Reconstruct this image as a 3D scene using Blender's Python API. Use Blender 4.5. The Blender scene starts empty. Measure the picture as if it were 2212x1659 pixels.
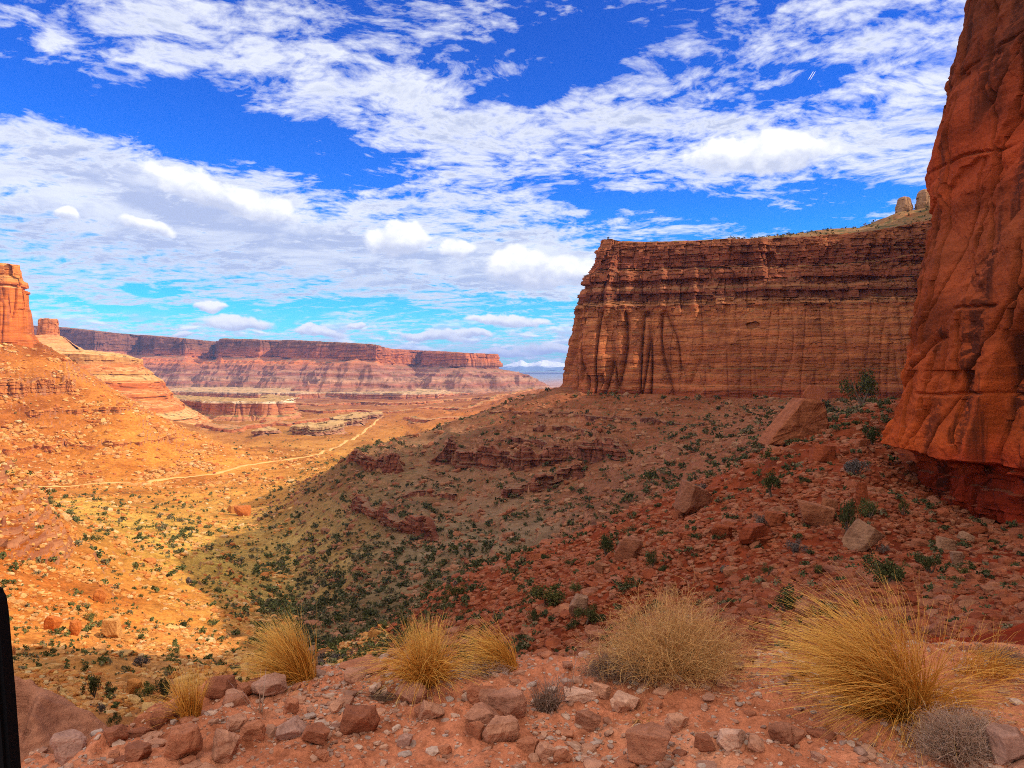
import bpy, math, random
import numpy as np
from mathutils import Vector

# ------------------------------------------------------------------ scene, camera, light
S = bpy.context.scene
COL = S.collection
random.seed(7)
RNG = np.random.default_rng(11)
F, U0, V0 = 1640.0, 1106.0, 800.0          # focal length, principal point (2212 x 1659 reading of the photo)
EYE = 1.7                                   # metres above the road shelf; the camera is the origin

cam_d = bpy.data.cameras.new('camera')
cam = bpy.data.objects.new('camera', cam_d)
COL.objects.link(cam)
cam_d.sensor_fit = 'HORIZONTAL'
cam_d.sensor_width = 36.0
cam_d.lens = 36.0 * F / 2212.0
cam_d.shift_y = -(829.5 - V0) / 2212.0
cam_d.clip_start = 0.05
cam_d.clip_end = 200000.0
cam.rotation_euler = (math.radians(90), 0, 0)
S.camera = cam

SUN_EL = math.radians(35.0)
SUN_DIR = Vector((0.985, -0.17, 0)).normalized()      # horizontal direction towards the sun
SUN_V = Vector((SUN_DIR.x * math.cos(SUN_EL), SUN_DIR.y * math.cos(SUN_EL), math.sin(SUN_EL)))
sun_d = bpy.data.lights.new('sun', 'SUN')
sun_d.energy = 5.0
sun_d.angle = math.radians(0.5)
sun_d.color = (1.0, 0.86, 0.66)
sun = bpy.data.objects.new('sun', sun_d)
COL.objects.link(sun)
sun.rotation_euler = SUN_V.to_track_quat('Z', 'Y').to_euler()

S.view_settings.view_transform = 'Standard'
S.view_settings.look = 'None'
S.view_settings.gamma = 1.0
S.view_settings.exposure = 0.16
S.render.engine = 'CYCLES'
S.cycles.use_denoising = False
try:
    S.cycles.denoiser = 'OPENIMAGEDENOISE'
    S.cycles.denoising_prefilter = 'ACCURATE'
except Exception:
    pass
S.cycles.filter_width = 1.0
S.cycles.max_bounces = 5
S.cycles.diffuse_bounces = 1
S.cycles.volume_bounces = 0
S.cycles.transparent_max_bounces = 4


class G:
    """small node-tree builder"""
    def __init__(s, tree):
        s.t = tree
        for n in list(tree.nodes):
            tree.nodes.remove(n)

    def n(s, typ, ins=None, **props):
        nd = s.t.nodes.new(typ)
        for k, v in props.items():
            setattr(nd, k, v)
        for k, v in (ins or {}).items():
            s.put(nd.inputs[k], v)
        return nd

    def put(s, sock, v):
        if isinstance(v, bpy.types.Node):
            v = v.outputs[0]
        if isinstance(v, bpy.types.NodeSocket):
            s.t.links.new(v, sock)
        else:
            if isinstance(v, (tuple, list)) and len(v) == 3 and sock.type == 'RGBA':
                v = (*v, 1.0)
            sock.default_value = v

    def m(s, op, a, b=0.0, c=0.0, clamp=False):
        nd = s.n('ShaderNodeMath', {0: a, 1: b, 2: c}, operation=op)
        nd.use_clamp = clamp
        return nd.outputs[0]

    def noise(s, vec, scale, detail=4.0, rough=0.55, dist=0.0):
        return s.n('ShaderNodeTexNoise', {'Vector': vec, 'Scale': scale, 'Detail': detail, 'Roughness': rough,
                                          'Distortion': dist}).outputs[0]

    def mapping(s, vec, scale=(1, 1, 1), loc=(0, 0, 0), rot=(0, 0, 0), typ='POINT'):
        return s.n('ShaderNodeMapping', {'Vector': vec, 'Location': loc, 'Rotation': rot, 'Scale': scale},
                   vector_type=typ).outputs[0]

    def mr(s, v, a, b, c=0.0, d=1.0, smooth=True):
        return s.n('ShaderNodeMapRange', {0: v, 1: a, 2: b, 3: c, 4: d},
                   interpolation_type='SMOOTHSTEP' if smooth else 'LINEAR').outputs[0]

    def mix(s, f, a, b, blend='MIX'):
        nd = s.n('ShaderNodeMix', data_type='RGBA', blend_type=blend)
        nd.clamp_factor = True
        s.put(nd.inputs[0], f)
        s.put(nd.inputs[6], a)
        s.put(nd.inputs[7], b)
        return nd.outputs[2]

    def ramp(s, f, stops, mode='LINEAR'):
        nd = s.n('ShaderNodeValToRGB', {0: f})
        cr = nd.color_ramp
        cr.interpolation = mode
        while len(cr.elements) < len(stops):
            cr.elements.new(0.5)
        for e, (p, c) in zip(cr.elements, stops):
            e.position = p
            e.color = (*c, 1.0)
        return nd.outputs[0]


# ------------------------------------------------------------------ world: sky with altocumulus deck
W = bpy.data.worlds.new('World')
S.world = W
W.use_nodes = True
SKY_STRENGTH = 0.12


def uv_dir(u, v):
    az = math.atan((u - U0) / F)
    el = math.atan((V0 - v) / F * math.cos(az))
    return az, el


def build_world():
    g = G(W.node_tree)
    tc = g.n('ShaderNodeTexCoord').outputs[0]
    sky = g.n('ShaderNodeTexSky', sky_type='NISHITA', sun_disc=False)
    sky.sun_elevation = SUN_EL
    sky.sun_rotation = math.atan2(SUN_DIR.x, SUN_DIR.y)
    sky.altitude = 1700
    sky.air_density = 1.0
    sky.dust_density = 0.3
    sky.ozone_density = 2.0
    sep = g.n('ShaderNodeSeparateXYZ', {0: tc})
    x, y, z = sep.outputs
    az = g.m('ARCTAN2', x, y)
    el = g.m('ARCSINE', z)
    zc = g.m('MAXIMUM', z, 0.0)
    hue = g.n('ShaderNodeHueSaturation', {'Hue': 0.5, 'Saturation': 1.45, 'Value': 1.0, 'Color': sky}).outputs[0]
    tint = g.ramp(g.m('MULTIPLY', zc, 2.2), [(0.0, (0.38, 1.38, 1.38)), (0.2, (0.12, 1.2, 1.55)), (0.5, (0.015, 0.84, 1.75)), (1.0, (0.01, 0.68, 1.55))])
    skyc = g.mix(1.0, hue, tint, 'MULTIPLY')
    # the cloud deck lies on a plane overhead: project the direction onto it
    k = g.m('DIVIDE', 1.0, g.m('ADD', zc, 0.10))
    px, py = g.m('MULTIPLY', x, k), g.m('MULTIPLY', y, k)
    pl = g.n('ShaderNodeCombineXYZ', {0: px, 1: py, 2: 0.0}).outputs[0]
    ang = g.n('ShaderNodeCombineXYZ', {0: az, 1: el, 2: 0.0}).outputs[0]
    warp = g.n('ShaderNodeTexNoise', {'Vector': pl, 'Scale': 1.6, 'Detail': 3.0})
    wv = g.n('ShaderNodeVectorMath', {0: warp.outputs[1], 1: (0.5, 0.5, 0.5)}, operation='SUBTRACT').outputs[0]
    wv2 = g.n('ShaderNodeVectorMath', {0: wv, 3: 0.35}, operation='SCALE').outputs[0]
    plw = g.n('ShaderNodeVectorMath', {0: pl, 1: wv2}, operation='ADD').outputs[0]
    n_big = g.noise(plw, 1.25, 3.0, 0.5)
    st = g.mapping(plw, rot=(0, 0, math.radians(-24)), scale=(0.95, 1.05, 1))
    n_mid = g.noise(st, 8.5, 7.0, 0.60, 0.1)
    n_fine = g.noise(st, 24.0, 6.0, 0.62, 0.1)
    wang = g.n('ShaderNodeVectorMath', {0: wv, 3: 0.12}, operation='SCALE').outputs[0]
    angw = g.n('ShaderNodeVectorMath', {0: ang, 1: wang}, operation='ADD').outputs[0]

    def blob(u, v, a, b, rot=0.0, soft=True, warped=True):
        c = uv_dir(u, v)
        ca = math.cos(c[0])
        mp = g.mapping(angw if warped else ang, loc=(c[0], c[1], 0), rot=(0, 0, math.radians(-rot)),
                       scale=(a / F * ca * ca, b / F * ca, 1), typ='TEXTURE')
        ln = g.n('ShaderNodeVectorMath', {0: mp}, operation='LENGTH').outputs[1]
        return g.mr(ln, 1.35 if soft else 1.1, 0.25 if soft else 0.75, 0.0, 1.0)

    def total(lst, start):
        acc = start
        for wgt, args in lst:
            acc = g.m('MULTIPLY_ADD', blob(*args), wgt, acc)
        return acc

    base = g.m('MULTIPLY_ADD', n_big, 0.40, 0.0)
    base = g.m('MULTIPLY_ADD', n_mid, 1.55, base)
    base = g.m('MULTIPLY_ADD', n_fine, 1.15, base)            # mean about 1.0
    ph = g.m('ADD', g.m('MULTIPLY', px, 9.0), g.m('MULTIPLY', py, 24.0))
    ph = g.m('MULTIPLY_ADD', n_big, 22.0, ph)
    base = g.m('MULTIPLY_ADD', g.m('SINE', ph), 0.13, base)
    # overhead and behind, out of view, extra cloud cover is added for fill light
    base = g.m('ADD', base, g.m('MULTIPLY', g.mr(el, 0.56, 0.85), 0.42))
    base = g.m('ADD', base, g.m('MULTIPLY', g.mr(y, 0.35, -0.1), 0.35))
    gaps = [(-0.55, (230, 210, 420, 90, 8)), (-0.50, (620, 290, 330, 75, 14)), (-0.28, (60, 110, 120, 60, 0)),
            (-0.42, (1190, 110, 170, 120, -20)), (-0.30, (1330, 60, 120, 120, 0)), (-0.35, (1130, 215, 120, 45, 0)),
            (-0.55, (1420, 425, 260, 36, 8)), (-0.55, (1830, 425, 330, 42, -8)), (-0.22, (1620, 190, 330, 45, -10)),
            (-0.5, (1450, 470, 330, 28, 0)), (-0.35, (640, 672, 520, 20, 2)), (-0.38, (1100, 655, 200, 30, 5)),
            (-0.25, (260, 655, 120, 22, 0)), (-0.25, (180, 400, 110, 40, 0))]
    pos = [(0.34, (420, 60, 330, 95, 22)), (0.34, (850, 200, 330, 95, 22)), (0.32, (1080, 290, 260, 90, 6)),
           (0.40, (1560, 295, 370, 80, 5)), (0.24, (1960, 280, 170, 90, -15)), (0.62, (350, 400, 560, 95, 9)),
           (0.75, (560, 535, 760, 100, 5)), (0.12, (1750, 80, 330, 90, -12)), (0.10, (2010, 130, 160, 110, -20)),
           (0.22, (90, 60, 110, 40, 14)), (0.55, (1120, 570, 200, 80, 10)), (0.25, (1000, 430, 260, 80, 10)),
           (0.28, (1330, 480, 200, 25, 6)), (0.22, (1680, 420, 180, 26, 8)), (0.25, (600, 735, 900, 30, 2)), (0.3, (120, 590, 260, 60, 4))]
    dens = total([(w_ * 0.85, a_) for w_, a_ in gaps] + [(w_ * 0.85, a_) for w_, a_ in pos], base)
    cover = g.mr(dens, 1.42, 1.98, smooth=False)
    cover = g.m('MULTIPLY', cover, 0.93)
    # cloud brightness: lit edges, grey thick middles
    thick = g.mr(dens, 1.76, 2.3)
    n_sh = g.noise(st, 2.3, 5.0, 0.6, 0.3)
    shade = g.m('MULTIPLY', thick, g.mr(n_sh, 0.34, 0.62, 0.15, 1.0))
    greyer = g.m('ADD', shade, g.m('MULTIPLY', blob(500, 590, 800, 90, 4), 0.32), clamp=True)
    ccol = g.mix(greyer, (7.7, 7.9, 8.3), (4.1, 4.6, 6.2))
    # low cumulus near the horizon, separate puffs with flat bases
    puffs = [(862, 516, 74, 34, 0), (1150, 578, 118, 44, 4), (985, 536, 40, 22, 0), (1090, 692, 92, 13, 3), (520, 700, 84, 17, 4),
             (452, 664, 36, 14, 0), (770, 698, 26, 9, 0), (1010, 722, 60, 9, 2), (930, 726, 80, 12, 3), (690, 720, 60, 11, 0),
             (1200, 755, 90, 12, 2), (1080, 762, 80, 9, 0), (395, 718, 26, 9, 0), (140, 462, 26, 16, 4), (320, 488, 62, 17, 8),
             (480, 420, 190, 34, 13), (1640, 330, 170, 46, 2), (1260, 585, 60, 38, 0)]
    np_ = g.noise(g.mapping(ang, scale=(1, 1.4, 1)), 34.0, 5.0, 0.55, 0.15)
    nq = g.m('SUBTRACT', np_, 0.5)
    wb = g.n('ShaderNodeTexNoise', {'Vector': ang, 'Scale': 26.0, 'Detail': 4.0}).outputs[1]
    wb = g.n('ShaderNodeVectorMath', {0: g.n('ShaderNodeVectorMath', {0: wb, 1: (0.5, 0.5, 0.5)}, operation='SUBTRACT').outputs[0], 3: 0.028}, operation='SCALE').outputs[0]
    angp = g.n('ShaderNodeVectorMath', {0: ang, 1: wb}, operation='ADD').outputs[0]
    accp, sumb, sumt = None, None, None
    for (u, v, a, b, rot) in puffs:
        c = uv_dir(u, v)
        ca = math.cos(c[0])
        mp = g.mapping(angp, loc=(c[0], c[1], 0), rot=(0, 0, math.radians(-rot)), scale=(a / F * ca * ca, b / F * ca, 1), typ='TEXTURE')
        ln = g.n('ShaderNodeVectorMath', {0: mp}, operation='LENGTH').outputs[1]
        bl = g.mr(ln, 1.3, 0.45, 0.0, 1.0)
        my = g.n('ShaderNodeSeparateXYZ', {0: mp}).outputs[1]
        tt = g.m('MULTIPLY', bl, g.mr(my, -0.75, 0.35))
        accp = bl if accp is None else g.m('MAXIMUM', accp, bl)
        sumb = bl if sumb is None else g.m('ADD', sumb, bl)
        sumt = tt if sumt is None else g.m('ADD', sumt, tt)
    pc = g.mr(g.m('MULTIPLY_ADD', nq, 1.5, accp), 0.15, 0.75)
    pc = g.m('MULTIPLY', pc, g.mr(accp, 0.02, 0.3))
    topw = g.m('DIVIDE', sumt, g.m('MAXIMUM', sumb, 0.02))
    # the row of little clouds standing on the horizon
    row = g.noise(g.mapping(ang, scale=(1.0, 3.2, 1)), 19.0, 5.0, 0.56, 0.2)
    row_b = g.noise(g.mapping(ang, loc=(0, 0.010, 0), scale=(1.0, 3.2, 1)), 19.0, 2.0, 0.5, 0.2)
    rowm = g.m('MULTIPLY', g.mr(el, 0.075, 0.045), g.mr(row, 0.47, 0.57))
    pcol = g.mix(g.m('ADD', topw, g.m('MULTIPLY', nq, 2.0), clamp=True), (4.9, 5.3, 6.7), (9.0, 9.0, 9.1))
    rcol = g.mix(g.mr(g.m('SUBTRACT', row, row_b), -0.05, 0.10), (5.4, 6.1, 7.8), (10.5, 10.4, 10.4))
    allc = g.mix(cover, skyc, ccol)
    allc = g.mix(g.m('MULTIPLY', rowm, 0.88), allc, rcol)
    allc = g.mix(pc, allc, pcol)
    # the unseen deck overhead and behind is made extra bright to fill the shade
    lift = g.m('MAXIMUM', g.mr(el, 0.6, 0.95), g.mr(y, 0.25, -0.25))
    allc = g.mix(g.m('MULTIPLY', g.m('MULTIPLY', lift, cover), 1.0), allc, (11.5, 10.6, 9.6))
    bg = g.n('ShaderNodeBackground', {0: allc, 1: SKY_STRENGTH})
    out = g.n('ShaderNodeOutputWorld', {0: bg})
    W.cycles.sampling_method = 'MANUAL'
    W.cycles.sample_map_resolution = 512


build_world()


# ------------------------------------------------------------------ numeric noise
def h2(ix, iy, seed=0):
    n = (ix.astype(np.int64) * 374761393 + iy.astype(np.int64) * 668265263 + seed * 974634777) & 0xffffffff
    n = ((n ^ (n >> 13)) * 1274126177) & 0xffffffff
    n = ((n ^ (n >> 16)) * 2246822519) & 0xffffffff
    return ((n ^ (n >> 15)) & 0xffffff) / float(0xffffff)


def gn(x, y, seed=0):
    """2-D gradient noise in about -1..1"""
    x, y = np.broadcast_arrays(np.asarray(x, float), np.asarray(y, float))
    ix, iy = np.floor(x), np.floor(y)
    fx, fy = x - ix, y - iy
    ux, uy = fx * fx * fx * (fx * (fx * 6 - 15) + 10), fy * fy * fy * (fy * (fy * 6 - 15) + 10)
    r = 0
    for dx in (0, 1):
        for dy in (0, 1):
            a = h2(ix + dx, iy + dy, seed) * 6.2831853
            d = np.cos(a) * (fx - dx) + np.sin(a) * (fy - dy)
            r = r + d * (ux if dx else 1 - ux) * (uy if dy else 1 - uy)
    return r * 1.5


def fbm(x, y, oct=4, seed=0, gain=0.5):
    r, a = 0, 1.0
    for i in range(oct):
        r = r + a * gn(x * 2 ** i + i * 17.3, y * 2 ** i - i * 9.1, seed + i)
        a *= gain
    return r


def sstep(a, b, x):
    t = np.clip((x - a) / (b - a), 0, 1)
    return t * t * (3 - 2 * t)


def blocks(s, z, w, h, seed=0):
    """jointed beds: one random value per block"""
    zz = z / h + 0.9 * gn(z / h * 0.6, np.zeros_like(z) + seed * 3.1, seed + 5) + 0.22 * gn(s / (5 * w), z / (4 * h), seed + 6)
    k = np.floor(zz)
    wj = w * (0.6 + 1.2 * h2(k, k * 0 + 3, seed))
    j = np.floor(s / wj + 9.7 * h2(k, k * 0 + 1, seed) + 0.25 * gn(s / (2 * w), z / h, seed + 9))
    return h2(j, k, seed + 2) * 2 - 1, h2(k, k * 0 + 7, seed + 4) * 2 - 1


# ------------------------------------------------------------------ object helpers
def mesh_np(name, verts, faces, mat=None, smooth=False, attrs=None, parent=None, link=True):
    verts = np.asarray(verts, np.float32)
    faces = np.asarray(faces, np.int32)
    me = bpy.data.meshes.new(name)
    nv, nf, k = len(verts), len(faces), faces.shape[1]
    me.vertices.add(nv)
    me.vertices.foreach_set('co', verts.ravel())
    me.loops.add(nf * k)
    me.loops.foreach_set('vertex_index', faces.ravel())
    me.polygons.add(nf)
    me.polygons.foreach_set('loop_start', np.arange(0, nf * k, k, dtype=np.int32))
    me.polygons.foreach_set('loop_total', np.full(nf, k, np.int32))
    me.polygons.foreach_set('use_smooth', np.full(nf, bool(smooth)))
    for an, av in (attrs or {}).items():
        av = np.asarray(av, np.float32)
        if av.ndim == 2:
            at = me.attributes.new(an, 'FLOAT_COLOR', 'POINT')
            c4 = np.ones((nv, 4), np.float32)
            c4[:, :3] = av
            at.data.foreach_set('color', c4.ravel())
        else:
            at = me.attributes.new(an, 'FLOAT', 'POINT')
            at.data.foreach_set('value', av)
    me.update(calc_edges=True)
    if mat:
        me.materials.append(mat)
    if not link:
        return me
    o = bpy.data.objects.new(name, me)
    COL.objects.link(o)
    if parent:
        o.parent = parent
    return o


def tag(o, label=None, cat=None, group=None, kind=None):
    if label:
        o['label'] = label
    if cat:
        o['category'] = cat
    if group:
        o['group'] = group
    if kind:
        o['kind'] = kind
    return o


def empty(name, loc):
    o = bpy.data.objects.new(name, None)
    o.empty_display_size = 0.2
    o.location = loc
    COL.objects.link(o)
    return o


def grid_faces(nr, nc):
    i = np.arange(nr - 1)[:, None] * nc + np.arange(nc - 1)[None, :]
    return np.stack([i, i + 1, i + nc + 1, i + nc], -1).reshape(-1, 4)


def P(u, y):
    return ((u - U0) / F * y, y)


# ------------------------------------------------------------------ materials
def mul(stops, k):
    return [(p, tuple(a * b for a, b in zip(c, k))) for p, c in stops]


def new_mat(name):
    m = bpy.data.materials.new(name)
    m.use_nodes = True
    return m, G(m.node_tree)


def finish(g, col, rough=0.95, bump=None, strength=0.5, dist=0.1, spec=0.1):
    ins = {'Base Color': col, 'Roughness': rough, 'Specular IOR Level': spec}
    if bump is not None:
        ins['Normal'] = g.n('ShaderNodeBump', {'Strength': strength, 'Distance': dist, 'Height': bump}).outputs[0]
    b = g.n('ShaderNodeBsdfPrincipled', ins)
    g.n('ShaderNodeOutputMaterial', {0: b})


def cliff_mat(name, stops, z0, z1, warp=8.0, wscale=0.01, strata=0.6, blotch=0.03, varnish=0.5, vcol=(0.07, 0.03, 0.025),
              vscale=0.12, soil=(0.45, 0.24, 0.11), soil_lo=0.62, soil_hi=0.85, bump_d=0.5, bump_s=0.6, veg=0.0, fine=1.0):
    m, g = new_mat(name)
    geo = g.n('ShaderNodeNewGeometry')
    pos = geo.outputs['Position']
    sp = g.n('ShaderNodeSeparateXYZ', {0: pos})
    z = sp.outputs[2]
    nz = g.n('ShaderNodeSeparateXYZ', {0: geo.outputs['True Normal']}).outputs[2]
    wz = g.m('MULTIPLY_ADD', g.m('SUBTRACT', g.noise(pos, wscale, 3.0), 0.5), warp, z)
    col = g.ramp(g.mr(wz, z0, z1, 0, 1, smooth=False), stops)
    st = g.mapping(pos, scale=(0.09 * strata, 0.09 * strata, strata))
    fs = g.noise(st, 1.0, 5.0, 0.65)
    col = g.mix(1.0, col, g.ramp(fs, [(0.28, (0.45, 0.42, 0.42)), (0.5, (1.0, 1.0, 1.0)), (0.72, (1.45, 1.4, 1.32))]), 'MULTIPLY')
    bl = g.noise(pos, blotch, 6.0, 0.65)
    col = g.mix(1.0, col, g.ramp(bl, [(0.25, (0.62, 0.56, 0.55)), (0.5, (1, 1, 1)), (0.75, (1.22, 1.2, 1.12))]), 'MULTIPLY')
    vs = g.noise(g.mapping(pos, scale=(vscale, vscale, vscale * 0.09)), 1.0, 5.0, 0.6, 0.4)
    vm = g.m('MULTIPLY', g.mr(vs, 0.47, 0.62), g.m('MULTIPLY', g.mr(nz, 0.6, 0.2), varnish))
    vm = g.m('MULTIPLY', vm, g.mr(g.noise(pos, blotch * 0.6, 3.0), 0.34, 0.54))
    col = g.mix(vm, col, vcol)
    flat = g.mr(nz, soil_lo, soil_hi)
    sc = g.mix(g.noise(pos, blotch * 5, 4.0), (soil[0] * 0.7, soil[1] * 0.65, soil[2] * 0.6), (soil[0] * 1.25, soil[1] * 1.3, soil[2] * 1.35))
    if veg:
        sc = g.mix(g.m('MULTIPLY', g.mr(g.noise(pos, veg, 4.0, 0.7), 0.52, 0.6), 0.85), sc, (0.07, 0.075, 0.03))
    col = g.mix(flat, col, sc)
    fn = g.noise(pos, fine, 8.0, 0.7)
    hgt = g.m('ADD', g.m('MULTIPLY', fs, 0.6), g.m('MULTIPLY', fn, 0.7))
    finish(g, col, 0.95, hgt, bump_s, bump_d, 0.08)
    return m


def terrain_mat():
    m, g = new_mat('desert_soil')
    geo = g.n('ShaderNodeNewGeometry')
    pos = geo.outputs['Position']
    nz = g.n('ShaderNodeSeparateXYZ', {0: geo.outputs['True Normal']}).outputs[2]
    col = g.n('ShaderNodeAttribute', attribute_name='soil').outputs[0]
    gp = g.n('ShaderNodeAttribute', attribute_name='grain').outputs[2]          # metres of one grain at this place
    n1 = g.noise(pos, 0.035, 6.0, 0.65)
    n2 = g.noise(pos, 0.22, 6.0, 0.7)
    n3 = g.noise(pos, 1.3, 6.0, 0.7)
    col = g.mix(1.0, col, g.ramp(n1, [(0.3, (0.74, 0.62, 0.52)), (0.5, (1, 1, 1)), (0.7, (1.18, 1.24, 1.3))]), 'MULTIPLY')
    col = g.mix(1.0, col, g.ramp(n2, [(0.28, (0.55, 0.5, 0.46)), (0.5, (1, 1, 1)), (0.7, (1.35, 1.36, 1.38))]), 'MULTIPLY')
    col = g.mix(1.0, col, g.ramp(n3, [(0.3, (0.6, 0.56, 0.54)), (0.5, (1, 1, 1)), (0.68, (1.3, 1.3, 1.3))]), 'MULTIPLY')
    n0 = g.noise(g.mapping(pos, scale=(1, 0.6, 1)), 0.009, 5.0, 0.65)
    col = g.mix(1.0, col, g.ramp(n0, [(0.32, (0.60, 0.48, 0.44)), (0.48, (1, 0.97, 0.95)), (0.66, (1.12, 1.2, 1.25))]), 'MULTIPLY')
    spk = g.mr(g.noise(pos, 0.16, 4.0, 0.75), 0.56, 0.63)
    spk = g.m('MULTIPLY', spk, g.m('MULTIPLY', g.mr(g.noise(pos, 0.012, 3.0), 0.40, 0.55), 0.75))
    col = g.mix(g.m('MULTIPLY', spk, g.n('ShaderNodeAttribute', attribute_name='scrub').outputs[2]), col, (0.10, 0.085, 0.035))
    # dry scrub between the stones
    sc = g.m('MULTIPLY', g.mr(g.noise(pos, 0.5, 5.0, 0.75), 0.53, 0.62), g.mr(g.noise(pos, 0.03, 3.0), 0.40, 0.6))
    scm = g.n('ShaderNodeAttribute', attribute_name='scrub').outputs[2]
    col = g.mix(g.m('MULTIPLY', sc, scm), col, (0.11, 0.10, 0.045))
    # steep places show red rock in beds
    sp = g.n('ShaderNodeSeparateXYZ', {0: pos})
    fs = g.noise(g.mapping(pos, scale=(0.04, 0.04, 0.9)), 1.0, 4.0, 0.6)
    rock = g.mix(g.mr(fs, 0.35, 0.65), (0.22, 0.075, 0.045), (0.42, 0.19, 0.10))
    col = g.mix(g.m('MULTIPLY', g.mr(nz, 0.74, 0.52), 0.75), col, rock)
    vo = g.n('ShaderNodeTexVoronoi', {'Vector': pos, 'Scale': 1.4}, feature='F1').outputs[0]
    vo2 = g.n('ShaderNodeTexVoronoi', {'Vector': pos, 'Scale': 0.42}, feature='F1').outputs[0]
    hgt = g.m('ADD', g.m('MULTIPLY', n3, 0.5), g.m('SUBTRACT', 0.6, g.m('MULTIPLY', vo, 0.35)))
    hgt = g.m('ADD', hgt, g.m('MULTIPLY', n2, 1.4))
    hgt = g.m('SUBTRACT', hgt, g.m('MULTIPLY', vo2, 0.7))
    finish(g, col, 0.97, hgt, 0.8, 0.5, 0.05)
    return m


def rock_mat(name, cols, attr=None, scale=1.0, bump_d=0.05, side=0.0):
    """weathered boulder; each object (or each rock of a mass) picks its own tone"""
    m, g = new_mat(name)
    geo = g.n('ShaderNodeNewGeometry')
    pos = geo.outputs['Position']
    r = g.n('ShaderNodeAttribute', attribute_name=attr).outputs[2] if attr else g.n('ShaderNodeObjectInfo').outputs['Random']
    col = g.ramp(r, [(i / max(1, len(cols) - 1), c) for i, c in enumerate(cols)])
    n1 = g.noise(pos, 1.6 * scale, 6.0, 0.65)
    n2 = g.noise(pos, 7.0 * scale, 6.0, 0.7)
    n3 = g.noise(g.mapping(pos, scale=(0.25, 0.3, 2.2)), 4.5 * scale, 4.0, 0.6)
    col = g.mix(1.0, col, g.ramp(n1, [(0.3, (0.68, 0.60, 0.56)), (0.5, (1, 1, 1)), (0.7, (1.2, 1.2, 1.18))]), 'MULTIPLY')
    col = g.mix(1.0, col, g.ramp(n2, [(0.3, (0.70, 0.66, 0.64)), (0.5, (1, 1, 1)), (0.7, (1.2, 1.18, 1.15))]), 'MULTIPLY')
    col = g.mix(0.6, col, g.mix(1.0, col, g.ramp(n3, [(0.35, (0.75, 0.7, 0.7)), (0.6, (1.12, 1.1, 1.08))]), 'MULTIPLY'))
    hgt = g.m('ADD', g.m('MULTIPLY', n2, 0.8), g.m('ADD', n1, g.m('MULTIPLY', n3, 0.5)))
    finish(g, col, 0.92, hgt, 0.7, bump_d, 0.12)
    return m


def leaf_mat(name, lo, hi, attr='rnd', objvar=True, trans=0.0):
    m, g = new_mat(name)
    r = g.n('ShaderNodeAttribute', attribute_name=attr).outputs[2]
    col = g.mix(r, lo, hi)
    if not objvar:
        col = g.mix(g.mr(r, 0.98, 1.3), col, (.20, .15, .085))
    if objvar:
        o = g.n('ShaderNodeObjectInfo').outputs['Random']
        col = g.mix(1.0, col, g.ramp(o, [(0, (0.75, 0.8, 0.8)), (0.5, (1, 1, 1)), (1, (1.35, 1.2, 1.0))]), 'MULTIPLY')
    finish(g, col, 0.8, None, spec=0.1)
    return m


# ------------------------------------------------------------------ the terrain, one sheet from the shelf to the horizon
CP = []


def cp(u, *vy):
    for v, y in vy:
        CP.append((u, v, y))


cp(-900, (1300, 8), (1000, 60), (820, 150), (800, 400), (700, 900), (740, 2000))
cp(-300, (1560, 8), (1500, 14), (1390, 60), (1220, 130), (1030, 250), (980, 450), (900, 750), (745, 1150), (730, 1500), (800, 2500))
cp(0, (1620, 6), (1530, 20), (1450, 60), (1350, 110), (1220, 170), (1010, 260), (1080, 400), (1090, 600), (1045, 900), (980, 970),
   (900, 1060), (820, 1150), (735, 1270), (720, 1400))
cp(130, (1600, 8), (1500, 30), (1430, 70), (1350, 120), (1250, 180), (1140, 250), (1110, 330), (1100, 420), (1075, 600), (1055, 850), (1045, 930),
   (960, 1050), (850, 1180), (765, 1300), (780, 1500), (830, 1900))
cp(300, (1560, 12), (1500, 40), (1420, 90), (1330, 160), (1230, 260), (1150, 400), (1095, 600), (1052, 880), (1035, 980), (960, 1080),
   (872, 1230), (890, 1500), (885, 2000), (868, 2600), (855, 4000))
cp(450, (1560, 12), (1490, 60), (1400, 130), (1300, 220), (1200, 350), (1110, 620), (1060, 800), (1028, 1000), (975, 1150), (945, 1260),
   (965, 1500), (912, 2300), (880, 3100))
cp(600, (1560, 10), (1480, 80), (1400, 170), (1300, 320), (1200, 430), (1098, 640), (1050, 850), (998, 1150), (962, 1400), (930, 1900),
   (885, 3000), (855, 4600))
cp(750, (1560, 8), (1500, 60), (1410, 150), (1300, 270), (1150, 400), (1060, 490), (988, 570), (1010, 760), (1000, 1000), (975, 1350),
   (935, 1900), (890, 2800), (853, 4800))
cp(900, (1500, 8), (1420, 60), (1320, 125), (1385, 175), (1262, 275), (1150, 370), (1050, 470), (950, 570), (985, 800), (965, 1300),
   (930, 1950), (890, 2800))
cp(1000, (1480, 6), (1400, 45), (1245, 130), (1330, 185), (1222, 295), (1100, 410), (1000, 510), (915, 590), (960, 850), (950, 1700),
   (885, 2800), (850, 5000))
cp(1100, (1470, 6), (1390, 40), (1215, 120), (1310, 170), (1160, 325), (1040, 430), (950, 530), (882, 605), (930, 900), (935, 1900),
   (870, 2600), (840, 7000), (814, 20000))
cp(1215, (1460, 7), (1350, 40), (1185, 105), (1285, 155), (1155, 295), (1040, 420), (930, 530), (843, 615), (860, 800), (850, 2500))
cp(1350, (1450, 6), (1330, 35), (1135, 95), (1235, 140), (1085, 295), (980, 420), (850, 580), (840, 700))
cp(1500, (1445, 7), (1280, 35), (1068, 90), (1175, 132), (1005, 315), (930, 440), (858, 578), (850, 740))
cp(1700, (1430, 7), (1250, 28), (1100, 50), (960, 80), (1040, 125), (935, 300), (863, 562), (850, 720))
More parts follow.
